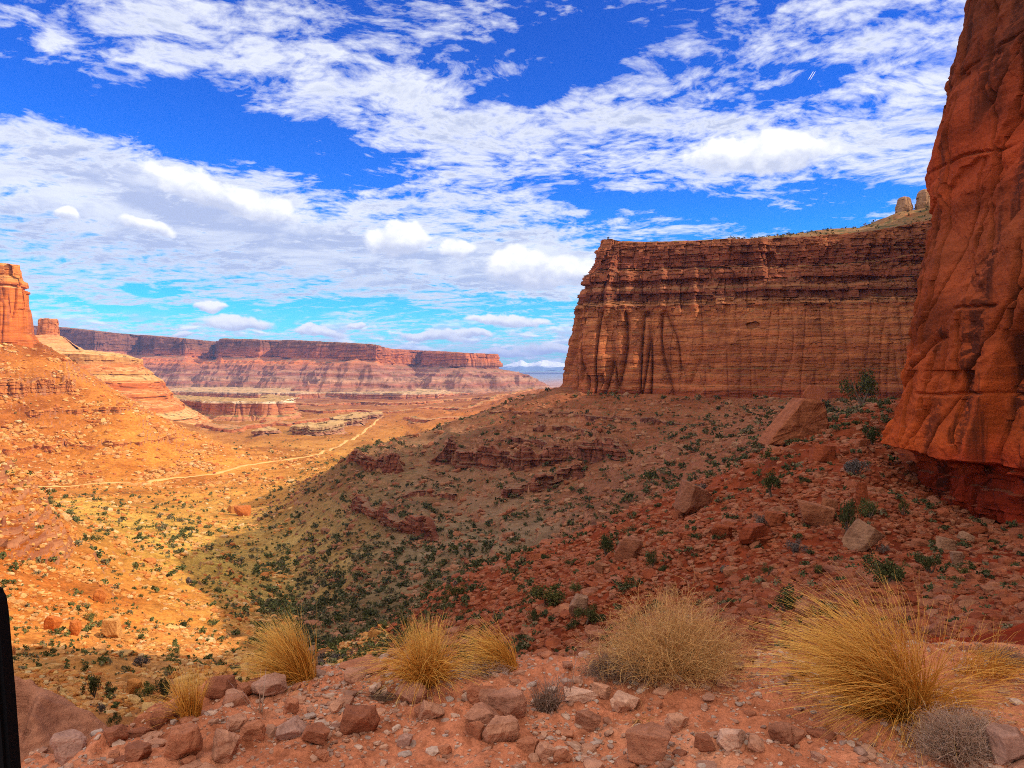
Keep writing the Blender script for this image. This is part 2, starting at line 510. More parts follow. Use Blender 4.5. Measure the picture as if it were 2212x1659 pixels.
cp(1900, (1425, 7), (1260, 22), (1120, 45), (990, 63), (885, 78), (930, 150), (885, 350), (864, 553))
cp(2100, (1430, 6), (1330, 15), (1215, 33), (1168, 44), (1010, 66), (900, 200), (864, 545))
cp(2300, (1420, 6), (1290, 14), (1175, 38), (1000, 80), (880, 250), (855, 600))
cp(3000, (1350, 6), (1200, 15), (1000, 60), (900, 200), (860, 500), (845, 2000))
for uu in (-900, -300, 300, 750, 1300, 1800, 3000):
    cp(uu, (826, 10000), (813, 20000), (804, 70000))
for uu in (1500, 1900, 2400):
    cp(uu, (845, 2500), (838, 5000))
CP = np.array(CP, float)


def rc(u, y):
    return np.stack([np.asarray(u) / 300.0, np.log(np.asarray(y)) * 2.0], -1)


def tps(r2):
    return 0.5 * r2 * np.log(np.maximum(r2, 1e-12))


_c = rc(CP[:, 0], CP[:, 2])
_n = len(_c)
_K = tps(((_c[:, None] - _c[None]) ** 2).sum(-1)) + np.eye(_n) * 0.02
_Q = np.concatenate([np.ones((_n, 1)), _c], 1)
_A = np.block([[_K, _Q], [_Q.T, np.zeros((3, 3))]])
_w = np.linalg.solve(_A, np.concatenate([CP[:, 1], np.zeros(3)]))

u_in = np.arange(-160, 2372, 3.0)
u_lo = -160 - np.cumsum(np.geomspace(4, 220, 34))
u_hi = 2372 + np.cumsum(np.geomspace(4, 220, 34)) - 3.0
TU = np.concatenate([u_lo[::-1], u_in, u_hi])
TY = np.concatenate([np.geomspace(3.4, 760, 1280), np.geomspace(760, 5500, 300)[1:], np.geomspace(5500, 90000, 46)[1:]])
NR, NC = len(TY), len(TU)

cu = np.linspace(TU[0], TU[-1], 260)
cy = np.geomspace(TY[0], TY[-1], 240)
_g = rc(*np.meshgrid(np.clip(cu, -1000, 3100), cy))
_v = np.zeros(_g.shape[:2])
for i in range(len(cy)):
    d2 = ((_g[i][:, None] - _c[None]) ** 2).sum(-1)
    _v[i] = tps(d2) @ _w[:_n] + _w[_n] + _g[i] @ _w[_n + 1:]


def bilin(tab, ua, ya):
    fi = np.clip((np.log(ya) - math.log(cy[0])) / (math.log(cy[-1]) - math.log(cy[0])) * (len(cy) - 1), 0, len(cy) - 1.001)
    fj = np.clip((ua - cu[0]) / (cu[-1] - cu[0]) * (len(cu) - 1), 0, len(cu) - 1.001)
    i, j = fi.astype(int), fj.astype(int)
    a, b = fi - i, fj - j
    if tab.ndim == 3:
        a, b = a[..., None], b[..., None]
    return (tab[i, j] * (1 - a) * (1 - b) + tab[i, j + 1] * (1 - a) * b + tab[i + 1, j] * a * (1 - b) + tab[i + 1, j + 1] * a * b)


UU, YY = np.meshgrid(TU, TY)
XX = (UU - U0) / F * YY
VV = bilin(_v, UU, YY)
ZZ = (V0 - VV) / F * YY
# relief in metres: rills, knolls, thin beds
fade = sstep(5, 60, YY) * (1 - 0.55 * sstep(700, 1500, YY) * sstep(150, 400, UU)) * (1 - sstep(4000, 9000, YY))
near = sstep(4, 12, YY)
rel = 1.6 * fade * fbm(XX / 55, YY / 55, 3, 3) + 0.9 * fade * fbm(XX / 17, YY / 17, 3, 13) + 0.28 * near * fbm(XX / 4.2, YY / 4.2, 3, 23)
rel += 0.16 * near * (1 - sstep(120, 400, YY)) * fbm(XX / 1.1, YY / 1.1, 3, 33)
big = sstep(700, 1200, YY) * (1 - sstep(4500, 8000, YY))
rel += big * (5.0 * fbm(XX / 190, YY / 190, 4, 43) - 3.0 * np.abs(gn(XX / 60, YY / 90, 51)))
ZZ = ZZ + rel


def terrace(z, h, k, seed, mask):
    t = z / h + 0.35 * fbm(XX / (h * 14), YY / (h * 14), 2, seed)
    f = np.floor(t)
    q = t - f
    return z + mask * h * (sstep(0.5 - k, 0.5 + k, q) - q)


m_mid = sstep(180, 260, YY) * (1 - sstep(620, 700, YY)) * sstep(650, 850, UU)
m_left = (1 - sstep(420, 620, UU)) * sstep(120, 220, YY)
m_spur = sstep(930, 1000, YY) * (1 - sstep(1500, 2000, YY)) * (1 - sstep(520, 700, UU))
pat = sstep(-0.15, 0.35, fbm(XX / 70, YY / 70, 3, 71))
ZZ = terrace(ZZ, 5.0, 0.14, 61, 0.8 * np.clip(m_mid * pat + m_left * pat * 0.7 + m_spur * 0.6 * pat, 0, 1))
ZZ = terrace(ZZ, 1.7, 0.2, 66, 0.55 * np.clip(m_mid + m_left * 0.8, 0, 1) * sstep(0, 0.4, fbm(XX / 25, YY / 25, 2, 77)))
# the far right is a tongue of red hills with beds
m_hill = sstep(1500, 1900, YY) * (1 - sstep(2700, 3400, YY)) * sstep(780, 930, UU)
ZZ = ZZ + m_hill * (12 * fbm(XX / 150, YY / 260, 3, 81) + 6)
ZZ = terrace(ZZ, 9.0, 0.15, 83, 0.8 * m_hill)
# under the road shelf the sheet drops out of sight
ZZ -= 1.6 * (1 - sstep(4.2, 6.5, YY)) * (1 - 0.75 * sstep(1750, 2150, UU))
# left outcrop: broken red beds standing out of the slope
m_out = np.exp(-(((UU - 20) / 120) ** 2) * 1.2 - ((np.log(YY) - math.log(225)) / 0.22) ** 2)
m_o2 = sstep(0.18, 0.45, m_out + 0.10 * fbm(XX / 9, YY / 9, 3, 91))
ZZ = ZZ + 6.0 * sstep(0.25, 0.6, m_out + 0.12 * fbm(XX / 9, YY / 9, 3, 91)) + m_o2 * (1.1 * fbm(XX / 5, YY / 5, 3, 93))
ZZ = terrace(ZZ, 2.1, 0.10, 95, 0.9 * m_o2)
ZZ = terrace(ZZ, 0.8, 0.12, 97, 0.6 * m_o2)

# beds that stand out as cliffs: the ground steps up behind a contour line
STEPS = []


def raise_step(u0, u1, level, y0, y1, T, D, mat, seed, least=0.12):
    jj = np.where((TU >= u0) & (TU <= u1))[0]
    k = np.where((TY > y0) & (TY < y1))[0]
    us, ys = [], []
    for j in jj[::2]:
        zz = ZZ[k, j]
        lv = np.interp(TU[j], *level) if isinstance(level, tuple) else level
        c = np.where((zz[:-1] < lv) & (zz[1:] >= lv))[0]
        if len(c):
            us.append(TU[j])
            ys.append(math.log(TY[k[c[-1]]]))
    if len(us) < 6:
        return
    us, ys = np.array(us), np.array(ys)
    runs = np.split(np.arange(len(us)), np.where((np.abs(np.diff(ys)) > 0.05) | (np.diff(us) > 20))[0] + 1)
    run = max(runs, key=len)
    us, ys = us[run], ys[run]
    if len(us) < 8:
        return
    jj = np.where((TU >= us[0]) & (TU <= us[-1]))[0]
    ys = np.convolve(np.pad(ys, 4, mode='edge'), np.ones(9) / 9, 'valid')
    ys = ys + 0.012 * fbm(us / 30, us * 0 + seed, 3, 1200 + seed)
    t = (us - us[0]) / (us[-1] - us[0])
    w = sstep(0, 0.12, t) * sstep(1, 0.88, t) * np.clip(0.72 + 0.75 * fbm(us / 55, us * 0, 3, 1300 + seed), least, 1.25)
    yc = np.exp(np.interp(TU[jj], us, ys))
    wc = np.interp(TU[jj], us, w) * T
    dy = TY[:, None] - yc[None]
    ZZ[:, jj] += np.where(dy >= 0, wc[None] * np.exp(-dy / D), 0)
    STEPS.append(([((u - U0) / F * math.exp(l), math.exp(l) - 0.6, (np.interp(u, *level) if isinstance(level, tuple) else level) - 5, (np.interp(u, *level) if isinstance(level, tuple) else level) + max(0.5, ww * T) - 0.15) for u, l, ww in zip(us, ys, w)], mat))


raise_step(925, 1430, ([900, 1130, 1230, 1330, 1450], [-62, -60, -55, -48.5, -43]), 260, 640, 14.0, 44, 'shade', 1, 0.6)
raise_step(755, 1000, -80, 250, 640, 9.5, 30, 'shade', 2, 0.5)
raise_step(1040, 1300, ([1040, 1200, 1300], [-68, -62, -55]), 200, 440, 8.0, 26, 'shade', 3, 0.5)
raise_step(715, 875, -66, 470, 640, 10.0, 34, 'shade', 4, 0.5)
raise_step(1050, 1560, -48, 330, 640, 4.0, 20, 'shade', 15, 0.3)
raise_step(850, 1300, -74, 280, 640, 3.0, 16, 'shade', 16)
raise_step(1000, 1500, -33, 380, 640, 3.0, 16, 'shade', 17)
raise_step(1150, 1480, -40, 330, 640, 3.0, 18, 'shade', 5)
raise_step(600, 900, -94, 300, 640, 2.6, 16, 'shade', 6)
raise_step(-60, 175, -34, 950, 1290, 24.0, 60, 'sun', 7)
raise_step(40, 420, -62, 930, 1290, 7.0, 40, 'sun', 8)
raise_step(-100, 430, -105, 900, 1290, 6.0, 40, 'sun', 9)
raise_step(150, 420, -70, 180, 420, 2.0, 10, 'sun', 13)
raise_step(480, 800, -142, 900, 1700, 5.0, 40, 'sun', 14)

ELEV = ZZ / YY
HORIZ = np.maximum.accumulate(ELEV, axis=0)


def zat(x, y):
    x, y = np.atleast_1d(np.asarray(x, float)), np.atleast_1d(np.asarray(y, float))
    u = U0 + F * x / y
    fi = np.interp(y, TY, np.arange(NR))
    fj = np.interp(u, TU, np.arange(NC))
    i = np.clip(fi.astype(int), 0, NR - 2)
    j = np.clip(fj.astype(int), 0, NC - 2)
    a, b = fi - i, fj - j
    return ZZ[i, j] * (1 - a) * (1 - b) + ZZ[i, j + 1] * (1 - a) * b + ZZ[i + 1, j] * a * (1 - b) + ZZ[i + 1, j + 1] * a * b


def hit(u, v, ymin=5.0, ymax=60000):
    """where the view ray through (u, v) first meets the terrain"""
    j = int(np.argmin(np.abs(TU - u)))
    e = (V0 - v) / F
    k = np.where((TY > ymin) & (TY < ymax) & (ELEV[:, j] >= e))[0]
    if len(k) == 0:
        k = [int(np.argmin(np.abs(TY - min(ymax, 3000))))]
    y = TY[k[0]]
    return np.array([(u - U0) / F * y, y, ZZ[k[0], j]])


SOIL = [(1500, 55, (.25, .050, .018)), (1900, 40, (.23, .045, .018)), (1250, 90, (.25, .052, .019)), (1000, 110, (.25, .062, .025)), (2150, 14, (.25, .034, .012)), (1400, 80, (.25, .05, .018)), (1650, 70, (.24, .05, .018)),  # zones lying in shade are darkened, part of that shade is in the colour
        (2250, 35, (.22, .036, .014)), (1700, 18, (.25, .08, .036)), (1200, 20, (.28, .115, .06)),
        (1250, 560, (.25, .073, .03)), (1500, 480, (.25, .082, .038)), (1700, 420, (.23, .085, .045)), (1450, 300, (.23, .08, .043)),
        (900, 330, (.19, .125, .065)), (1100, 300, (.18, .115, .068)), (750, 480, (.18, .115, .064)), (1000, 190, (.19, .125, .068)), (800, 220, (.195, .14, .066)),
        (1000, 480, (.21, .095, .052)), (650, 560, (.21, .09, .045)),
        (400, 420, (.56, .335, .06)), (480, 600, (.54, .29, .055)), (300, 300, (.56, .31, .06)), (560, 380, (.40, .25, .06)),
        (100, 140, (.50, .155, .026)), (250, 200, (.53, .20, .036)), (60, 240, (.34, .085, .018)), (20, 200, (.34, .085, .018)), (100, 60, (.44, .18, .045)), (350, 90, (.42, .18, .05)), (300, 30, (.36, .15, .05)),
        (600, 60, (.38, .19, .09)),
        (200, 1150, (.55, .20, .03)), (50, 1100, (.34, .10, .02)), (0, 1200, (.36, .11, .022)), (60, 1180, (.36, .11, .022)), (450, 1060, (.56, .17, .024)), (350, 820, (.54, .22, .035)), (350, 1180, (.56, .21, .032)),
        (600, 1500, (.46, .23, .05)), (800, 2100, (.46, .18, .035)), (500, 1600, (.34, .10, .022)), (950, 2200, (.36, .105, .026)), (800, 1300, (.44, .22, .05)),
        (600, 850, (.52, .23, .042)), (560, 2300, (.30, .125, .035)), (900, 3200, (.28, .10, .035)), (500, 5000, (.28, .11, .05)), (1150, 15000, (.26, .30, .38)), (500, 30000, (.26, .30, .38)), (1150, 9000, (.40, .24, .2))]  # farthest entries carry the blue of haze in the soil colour
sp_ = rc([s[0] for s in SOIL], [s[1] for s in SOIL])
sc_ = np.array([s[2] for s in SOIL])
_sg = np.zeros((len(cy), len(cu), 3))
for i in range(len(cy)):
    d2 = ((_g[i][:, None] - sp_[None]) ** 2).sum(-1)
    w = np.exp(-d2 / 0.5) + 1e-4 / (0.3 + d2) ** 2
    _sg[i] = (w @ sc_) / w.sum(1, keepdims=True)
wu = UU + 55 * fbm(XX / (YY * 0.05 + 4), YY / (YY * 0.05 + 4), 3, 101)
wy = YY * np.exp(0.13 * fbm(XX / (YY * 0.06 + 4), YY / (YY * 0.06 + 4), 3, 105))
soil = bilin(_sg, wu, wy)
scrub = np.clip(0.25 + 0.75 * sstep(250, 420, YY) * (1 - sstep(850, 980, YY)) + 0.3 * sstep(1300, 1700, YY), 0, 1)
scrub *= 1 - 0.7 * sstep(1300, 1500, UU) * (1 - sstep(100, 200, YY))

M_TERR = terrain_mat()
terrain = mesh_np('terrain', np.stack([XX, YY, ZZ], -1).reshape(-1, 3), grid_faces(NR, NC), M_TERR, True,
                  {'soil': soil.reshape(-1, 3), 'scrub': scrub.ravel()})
tag(terrain, 'canyon floor and talus slopes of orange and red desert soil', kind='structure')


# ------------------------------------------------------------------ cliffs as displaced ribbons
def ribbon(name, path, prof, nS, nT, mat, disp=None, side=1, smooth_n=9, label=None, inward=None, focus=None):
    """path: (x, y, z_bottom, z_top); prof: (outward offset, height fraction) from foot to rim and back over the top"""
    path = np.array(path, float)
    seg = np.hypot(*(path[1:, :2] - path[:-1, :2]).T)
    L = np.concatenate([[0], np.cumsum(seg)])
    fine = np.linspace(0, L[-1], 4000)
    pf = np.stack([np.interp(fine, L, path[:, k]) for k in range(4)], -1)
    dist = np.hypot(pf[:, 0], pf[:, 1])
    wgt = 1.0 / np.maximum(dist, 20)
    if focus:
        wgt = wgt * np.where((fine > focus[0]) & (fine < focus[1]), focus[2], 1.0)
    cum = np.concatenate([[0], np.cumsum((wgt[1:] + wgt[:-1]) / 2)])
    s = np.interp(np.linspace(0, cum[-1], nS), cum, fine)
    p = np.stack([np.interp(s, L, path[:, k]) for k in range(4)], -1)
    t = np.gradient(pf[:, :2], axis=0)
    ker = max(3, int(4000 * smooth_n / 100)) | 1
    pad = np.pad(t, ((ker // 2, ker // 2), (0, 0)), mode='edge')
    ts = np.stack([np.convolve(pad[:, k], np.ones(ker) / ker, 'valid') for k in range(2)], -1)
    nrm = np.stack([ts[:, 1], -ts[:, 0]], -1) * side
    nrm /= np.linalg.norm(nrm, axis=1, keepdims=True) + 1e-9
    nx, ny = np.interp(s, fine, nrm[:, 0]), np.interp(s, fine, nrm[:, 1])
    prof = np.array(prof, float)
    H = float(np.mean(path[:, 3] - path[:, 2]))
    wl = np.hypot(np.diff(prof[:, 0]), np.diff(prof[:, 1]) * H)
    wl = np.where(np.diff(prof[:, 1]) * H < 0.25 * np.abs(np.diff(prof[:, 0])), wl * np.where(prof[1:, 1] >= 0.999, 0.06, 0.35), wl)
    pl = np.concatenate([[0], np.cumsum(wl)])
    tt = np.linspace(0, pl[-1], nT)
    off, hh = np.interp(tt, pl, prof[:, 0]), np.interp(tt, pl, prof[:, 1])
    SS, OO = np.meshgrid(s, off)
    HH = np.repeat(hh[:, None], nS, 1)
    zb, zt = p[None, :, 2], p[None, :, 3]
    Z = zb + (zt - zb) * HH
    over = np.arange(nT) > int(np.argmax(hh >= 0.999)) if (hh >= 0.999).any() else np.zeros(nT, bool)
    D = np.zeros_like(Z)
    DZ = np.zeros_like(Z)
    if disp:
        u_s = U0 + F * p[:, 0] / np.maximum(p[:, 1], 1.0)
        D, DZ = disp(SS, Z, HH, np.repeat(u_s[None], nT, 0), OO)
    capw = np.where(over, 0.0, 1.0)[:, None]
    first = int(np.argmax(over)) if over.any() else nT - 1
    D = D * capw + (1 - capw) * D[max(first - 1, 0)][None] * np.linspace(1, 0.2, nT)[:, None]
    if inward is not None:
        rim = off[max(first - 1, 0)]
        back = np.where(over, rim - off, 0.0)[:, None]
        fo = np.where(over, rim, off)[:, None]
        iv = np.array(inward) / np.hypot(*inward)
        X = p[None, :, 0] + nx[None] * (fo + D) + iv[0] * back
        Y = p[None, :, 1] + ny[None] * (fo + D) + iv[1] * back
    else:
        X = p[None, :, 0] + nx[None] * (OO + D)
        Y = p[None, :, 1] + ny[None] * (OO + D)
    o = mesh_np(name, np.stack([X, Y, Z + DZ], -1).reshape(-1, 3), grid_faces(nT, nS), mat, False)
    tag(o, label, kind='structure')
    return o, (X, Y, Z + DZ, over)


def cracks(s, z, L, stretch, depth, seed, power=10):
    n = gn(s / L + 0.5 * gn(s / L * 0.7, z / (L * stretch), seed + 3), z / (L * stretch), seed)
    return -depth * np.clip(1 - np.abs(n) * 1.0, 0, 1) ** power


# --- the big shaded mesa on the right
def massif_disp(s, z, h, u, off):
    left = 1 - sstep(1380, 1560, u)
    d = (3.0 + 6.0 * left) * fbm(s / 46, z / 220, 3, 201)
    b1, l1 = blocks(s, z, 26, 34, 203)
    b2, l2 = blocks(s, z, 7.5, 5.2, 207)
    b3, l3 = blocks(s, z, 3.0, 1.7, 211)
    b4, l4 = blocks(s, z, 15, 17, 213)
    up = sstep(0.575, 0.61, h)
    foot = 1 - sstep(0.05, 0.09, h)
    d += up * (1.9 * b2 + 1.5 * l2 + 0.8 * b3 + 0.7 * l3 + 1.6 * b1 + 1.8 * b4)
    d += 2.0 * left * fbm(s / 19, z / 40, 3, 215)
    d += (1 - up) * ((0.12 + 2.1 * left) * b1 + 0.5 * b2 * (0.35 + left) + 0.14 * l3 + 0.45 * l2 + 0.30 * b3 + 0.5 * b4 * (0.4 + left))
    d += (1 - up) * cracks(s, z, 11, 9, 1.2 + 6.5 * left, 221, 8) + up * cracks(s, z, 17, 5, 2.0, 225, 12)
    d += foot * (0.8 * b3 + 0.8 * l3 - 1.5)
    # a leaning slab against the smooth lower wall
    v = V0 - F * z / 578.0
    edge = np.interp(v, [640, 655, 700, 760, 820, 880], [1680, 1640, 1600, 1565, 1530, 1490]) + 9 * gn(z / 9, z * 0, 231)
    slab = sstep(-3, 3, u - edge) * (1 - sstep(1780, 2050, u)) * (1 - up)
    d += 3.6 * slab * (1 - sstep(0.45, 0.62, h) * 0.5)
    # shallow overhung recesses near the foot of the slab
    for cu_, cv_, ru, rv in ((1628, 703, 15, 8),):
        q = np.abs((u - cu_ + 5 * gn(z / 4, s / 9, 233)) / ru) ** 3 + np.abs((v - cv_ + 4 * gn(s / 6, z / 6, 235)) / rv) ** 3
        d -= 2.6 * sstep(1.0, 0.75, q)
    # the pale rib and recess in the upper beds
    rib = np.exp(-((u - 1652) / 11) ** 2) * sstep(0.60, 0.66, h)
    rec = sstep(1662, 1672, u) * (1 - sstep(1700, 1830, u)) * sstep(0.74, 0.8, h)
    d += 4.0 * rib - 4.0 * rec
    for cu_, wd in ((1345, 13), (1425, 10), (1305, 9), (1500, 8)):
        d += 4.6 * np.exp(-((u - cu_) / wd) ** 2) * sstep(0.5, 0.6, h) * (1 - sstep(0.84, 0.92, h))
    dz = 0.5 * fbm(s / 9, off / 9, 3, 241) * sstep(0.9, 1.0, h) + (0.4 + 2.0 * sstep(1560, 1680, u)) * fbm(s / 40, off / 30, 3, 243) * sstep(1.0, 1.03, h) + 5.5 * sstep(1600, 1720, u) * (1 - sstep(1850, 1950, u)) * sstep(-28, -60, off)
    dz = dz + 15 * sstep(1830, 1990, u) * sstep(-28, -100, off)
    return d, dz


mass = []
for u, y, zt in ((None, (140, 1300), 100), (None, (96, 1000), 104), (None, (64, 830), 107), (None, (49, 725), 108), (1222, 645, 109), (1236, 614, 108.5),
                 (1300, 602, 107), (1400, 592, 105), (1500, 583, 104.5), (1600, 575, 104.5), (1660, 571, 104), (1750, 566, 104.5), (1850, 562, 106),
                 (1950, 558, 110), (2050, 555, 116), (2200, 548, 122), (2420, 540, 126)):
    if u is None:
        mass.append((y[0], y[1], -40, zt))
    else:
        mass.append((*P(u, y), -40 + 2 * (u > 1300), zt))
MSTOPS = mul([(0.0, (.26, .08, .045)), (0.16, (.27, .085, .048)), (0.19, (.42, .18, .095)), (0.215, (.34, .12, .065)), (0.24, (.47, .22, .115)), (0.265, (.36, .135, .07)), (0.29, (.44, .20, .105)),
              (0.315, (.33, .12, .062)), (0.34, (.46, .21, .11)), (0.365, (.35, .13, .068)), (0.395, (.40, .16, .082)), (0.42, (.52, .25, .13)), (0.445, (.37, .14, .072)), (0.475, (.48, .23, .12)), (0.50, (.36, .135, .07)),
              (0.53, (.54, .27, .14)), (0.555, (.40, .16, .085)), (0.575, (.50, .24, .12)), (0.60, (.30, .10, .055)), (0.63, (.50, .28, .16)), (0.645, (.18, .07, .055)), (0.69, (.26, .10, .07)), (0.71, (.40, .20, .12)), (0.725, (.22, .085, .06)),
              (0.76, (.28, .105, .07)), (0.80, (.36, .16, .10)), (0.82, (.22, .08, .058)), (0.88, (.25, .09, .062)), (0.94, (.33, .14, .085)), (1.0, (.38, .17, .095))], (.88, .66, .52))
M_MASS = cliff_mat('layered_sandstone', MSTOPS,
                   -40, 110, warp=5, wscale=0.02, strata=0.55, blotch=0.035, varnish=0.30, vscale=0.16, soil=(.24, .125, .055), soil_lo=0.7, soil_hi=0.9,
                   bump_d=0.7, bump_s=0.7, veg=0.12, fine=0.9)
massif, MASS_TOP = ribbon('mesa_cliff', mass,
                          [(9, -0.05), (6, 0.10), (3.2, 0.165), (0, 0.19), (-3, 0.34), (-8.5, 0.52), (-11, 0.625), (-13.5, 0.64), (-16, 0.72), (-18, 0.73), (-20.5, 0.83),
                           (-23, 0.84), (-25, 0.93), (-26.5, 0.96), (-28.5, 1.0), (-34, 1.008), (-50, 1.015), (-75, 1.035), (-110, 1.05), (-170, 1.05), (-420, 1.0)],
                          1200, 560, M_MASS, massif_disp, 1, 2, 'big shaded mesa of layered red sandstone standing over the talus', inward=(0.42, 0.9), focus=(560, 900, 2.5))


# --- the near dark red wall on the right
def wall_disp(s, z, h, u, off):
    def facet(a, b, seed):
        # flat plates meeting along sharp edges
        ga, gb = s / a, z / b
        best = np.full(s.shape, -9.0)
        ia, ib = np.floor(ga), np.floor(gb)
        for da in (-1, 0, 1):
            for db in (-1, 0, 1):
                ca, cb = ia + da, ib + db
                px_, py_ = ca + h2(ca, cb, seed), cb + h2(ca, cb, seed + 1)
                sl1, sl2 = h2(ca, cb, seed + 2) - 0.5, h2(ca, cb, seed + 3) - 0.5
                val = 0.9 * h2(ca, cb, seed + 4) + 0.9 * sl1 * (ga - px_) + 0.9 * sl2 * (gb - py_) - 0.7 * np.maximum(np.abs(ga - px_ + 0.5 * (gb - py_)), np.abs(gb - py_ - 0.3 * (ga - px_)))
                best = np.maximum(best, val)
        return best
    d = 0.35 * fbm(s / 24, z / 12, 2, 301) + 1.1 * facet(8.5, 12.0, 343) + 0.85 * facet(2.9, 3.6, 347) + (0.10 + 0.36 * sstep(-0.1, 0.35, fbm(s / 6, z / 5, 3, 311))) * facet(0.9, 0.8, 349) + 0.05 * fbm(s / 0.5, z / 0.4, 3, 309) - 0.75
    yy = np.interp(s, WS, WY)
    for y0_, k_, z0_, z1_, dp in ((47.5, -0.10, -6, 9, .7), (51.0, 0.06, -6, 5, .6), (54.5, -0.16, -6, 3, .6), (57.6, 0.10, -6, 22, .8), (60.3, 0.02, -6, 30, .5), (49.2, 0.28, 6, 22, .7), (55.6, -0.22, 8, 30, .8), (45.4, 0.05, -6, 12, .6), (52.8, 0.5, 12, 26, .6)):
        ln_ = yy - y0_ - k_ * z - 0.35 * gn(z / 1.7, z * 0 + y0_, 351) - 0.5 * np.floor(gn(z / 5.0, z * 0 + y0_, 353) * 2) * 0.4
        d -= dp * np.exp(-(ln_ / 0.13) ** 2) * sstep(z0_, z0_ + 1, z) * sstep(z1_, z1_ - 3, z)
        d += 0.22 * sstep(-0.1, 0.1, ln_) * sstep(z0_, z0_ + 1, z) * sstep(z1_, z1_ - 3, z) * np.exp(-np.clip(ln_, 0, 9) / 2.5)
    for z0_, k_, dp in ((-1.5, 0.03, .35), (4.2, -0.05, .3), (15.5, 0.04, .4), (23.0, -0.03, .3)):
        ln_ = z - z0_ - k_ * (yy - 50) - 0.5 * gn(yy / 5, yy * 0 + z0_, 355)
        d -= dp * np.exp(-(ln_ / 0.12) ** 2) * sstep(-0.2, 0.2, gn(yy / 6, yy * 0 + z0_, 357))
    y = np.interp(s, WS, WY)
    # a great flake leaning on the face, its edge running diagonally down to the left
    edge = np.interp(y, [20, 44, 47, 53, 57, 60.5, 66], [17, 13.5, 11, 4.2, 1.0, -3.5, -8]) + 0.9 * fbm(y / 3, z / 3, 3, 311)
    d += 1.0 * sstep(-0.15, 0.25, edge - z) * sstep(-6.9, -6.2, z)
    # higher flake, broken off under an overhang
    e2 = np.interp(y, [20, 40, 50, 56, 62], [30, 24, 17.5, 14.5, 13.0]) + 1.2 * fbm(y / 4, z / 4, 3, 315)
    d += 0.4 * sstep(-0.1, 0.25, z - e2)
    d += cracks(s + 0.5 * z, z, 7.0, 3, 0.7, 321, 30)
    # arched alcove low on the near part
    d -= 1.6 * sstep(0.0, 0.25, 1 - ((y - 43.5) / 5.2) ** 2 - ((z + 5) / 9.5) ** 2) * sstep(-6.4, -6.0, z)
    # recessed, softer beds under the overhang
    un = 1 - sstep(-6.3, -5.9, z + 0.25 * gn(s / 4, s * 0, 331))
    b1, l1 = blocks(s, z, 1.3, 0.9, 333)
    d += un * (-2.0 + 0.45 * b1 + 0.45 * l1 + 0.8 * fbm(s / 2.4, z / 3.5, 3, 335) + 0.4 * sstep(-8.6, -12.5, z))
    return d, np.zeros_like(d)


wall_path = [(30, -90, -15, 44), (29, -30, -15, 44), (29, 0, -15, 44), (29.5, 30, -15, 44), (30.2, 50, -15, 44), (30.8, 60, -15, 44), (33, 64.5, -15, 44), (39, 69, -15, 44), (52, 77, -15, 46),
             (80, 92, -14, 50), (122, 120, -20, 75), (158, 185, -25, 112), (205, 262, -28, 172), (262, 332, -28, 215), (300, 400, -28, 245), (322, 470, -28, 240), (345, 520, -28, 205), (352, 560, -28, 185), (430, 650, -28, 185)]  # stretch beyond the corner is unseen, its heights shaped to shade the valley
_wp = np.array(wall_path)
WS = np.concatenate([[0], np.cumsum(np.hypot(*(np.diff(_wp[:, :2], axis=0).T)))])
WY = _wp[:, 1]
M_WALL = cliff_mat('dark_red_sandstone',
                   [(0.0, (.33, .035, .014)), (0.10, (.34, .038, .014)), (0.14, (.46, .08, .018)), (0.25, (.34, .065, .02)), (0.38, (.27, .06, .023)), (0.5, (.38, .06, .02)), (0.66, (.17, .042, .02)), (1.0, (.24, .055, .024))],
                   -13, 45, warp=9, wscale=0.07, strata=0.45, blotch=0.16, varnish=0.85, vcol=(0.06, 0.018, 0.012), vscale=0.45, soil=(.36, .10, .045), soil_lo=0.8, soil_hi=0.95,
                   bump_d=0.32, bump_s=1.0, fine=2.6)
wall, _ = ribbon('rock_wall', wall_path,
                 [(0.6, -0.05), (0.4, 0.0), (0.2, 0.06), (0, 0.14), (-0.3, 0.18), (-0.9, 0.25), (-2.4, 0.42), (-3.9, 0.59), (-5.4, 0.76), (-7, 0.9), (-9.5, 1.0), (-15, 1.01), (-120, 1.02), (-600, 1.0)],
                 1500, 800, M_WALL, wall_disp, -1, 2, 'near dark red sandstone wall rising out of the frame', focus=(122, 190, 12.0))


# --- sunlit mesa on the far left
def left_disp(s, z, h, u, off):
    d = 7 * fbm(s / 70, z / 500, 3, 401) + 2.6 * fbm(s / 18, z / 160, 3, 405)
    b2, l2 = blocks(s, z, 12, 7, 411)
    b1, l1 = blocks(s, z, 22, 50, 413)
    up = sstep(0.70, 0.74, h)
    d += up * (1.6 * b2 + 2.4 * l2) + (1 - up) * (1.8 * b1 + cracks(s, z, 15, 8, 4.5, 415, 8))
    return d, 1.2 * fbm(s / 20, off / 20, 3, 421) * sstep(0.97, 1.0, h)


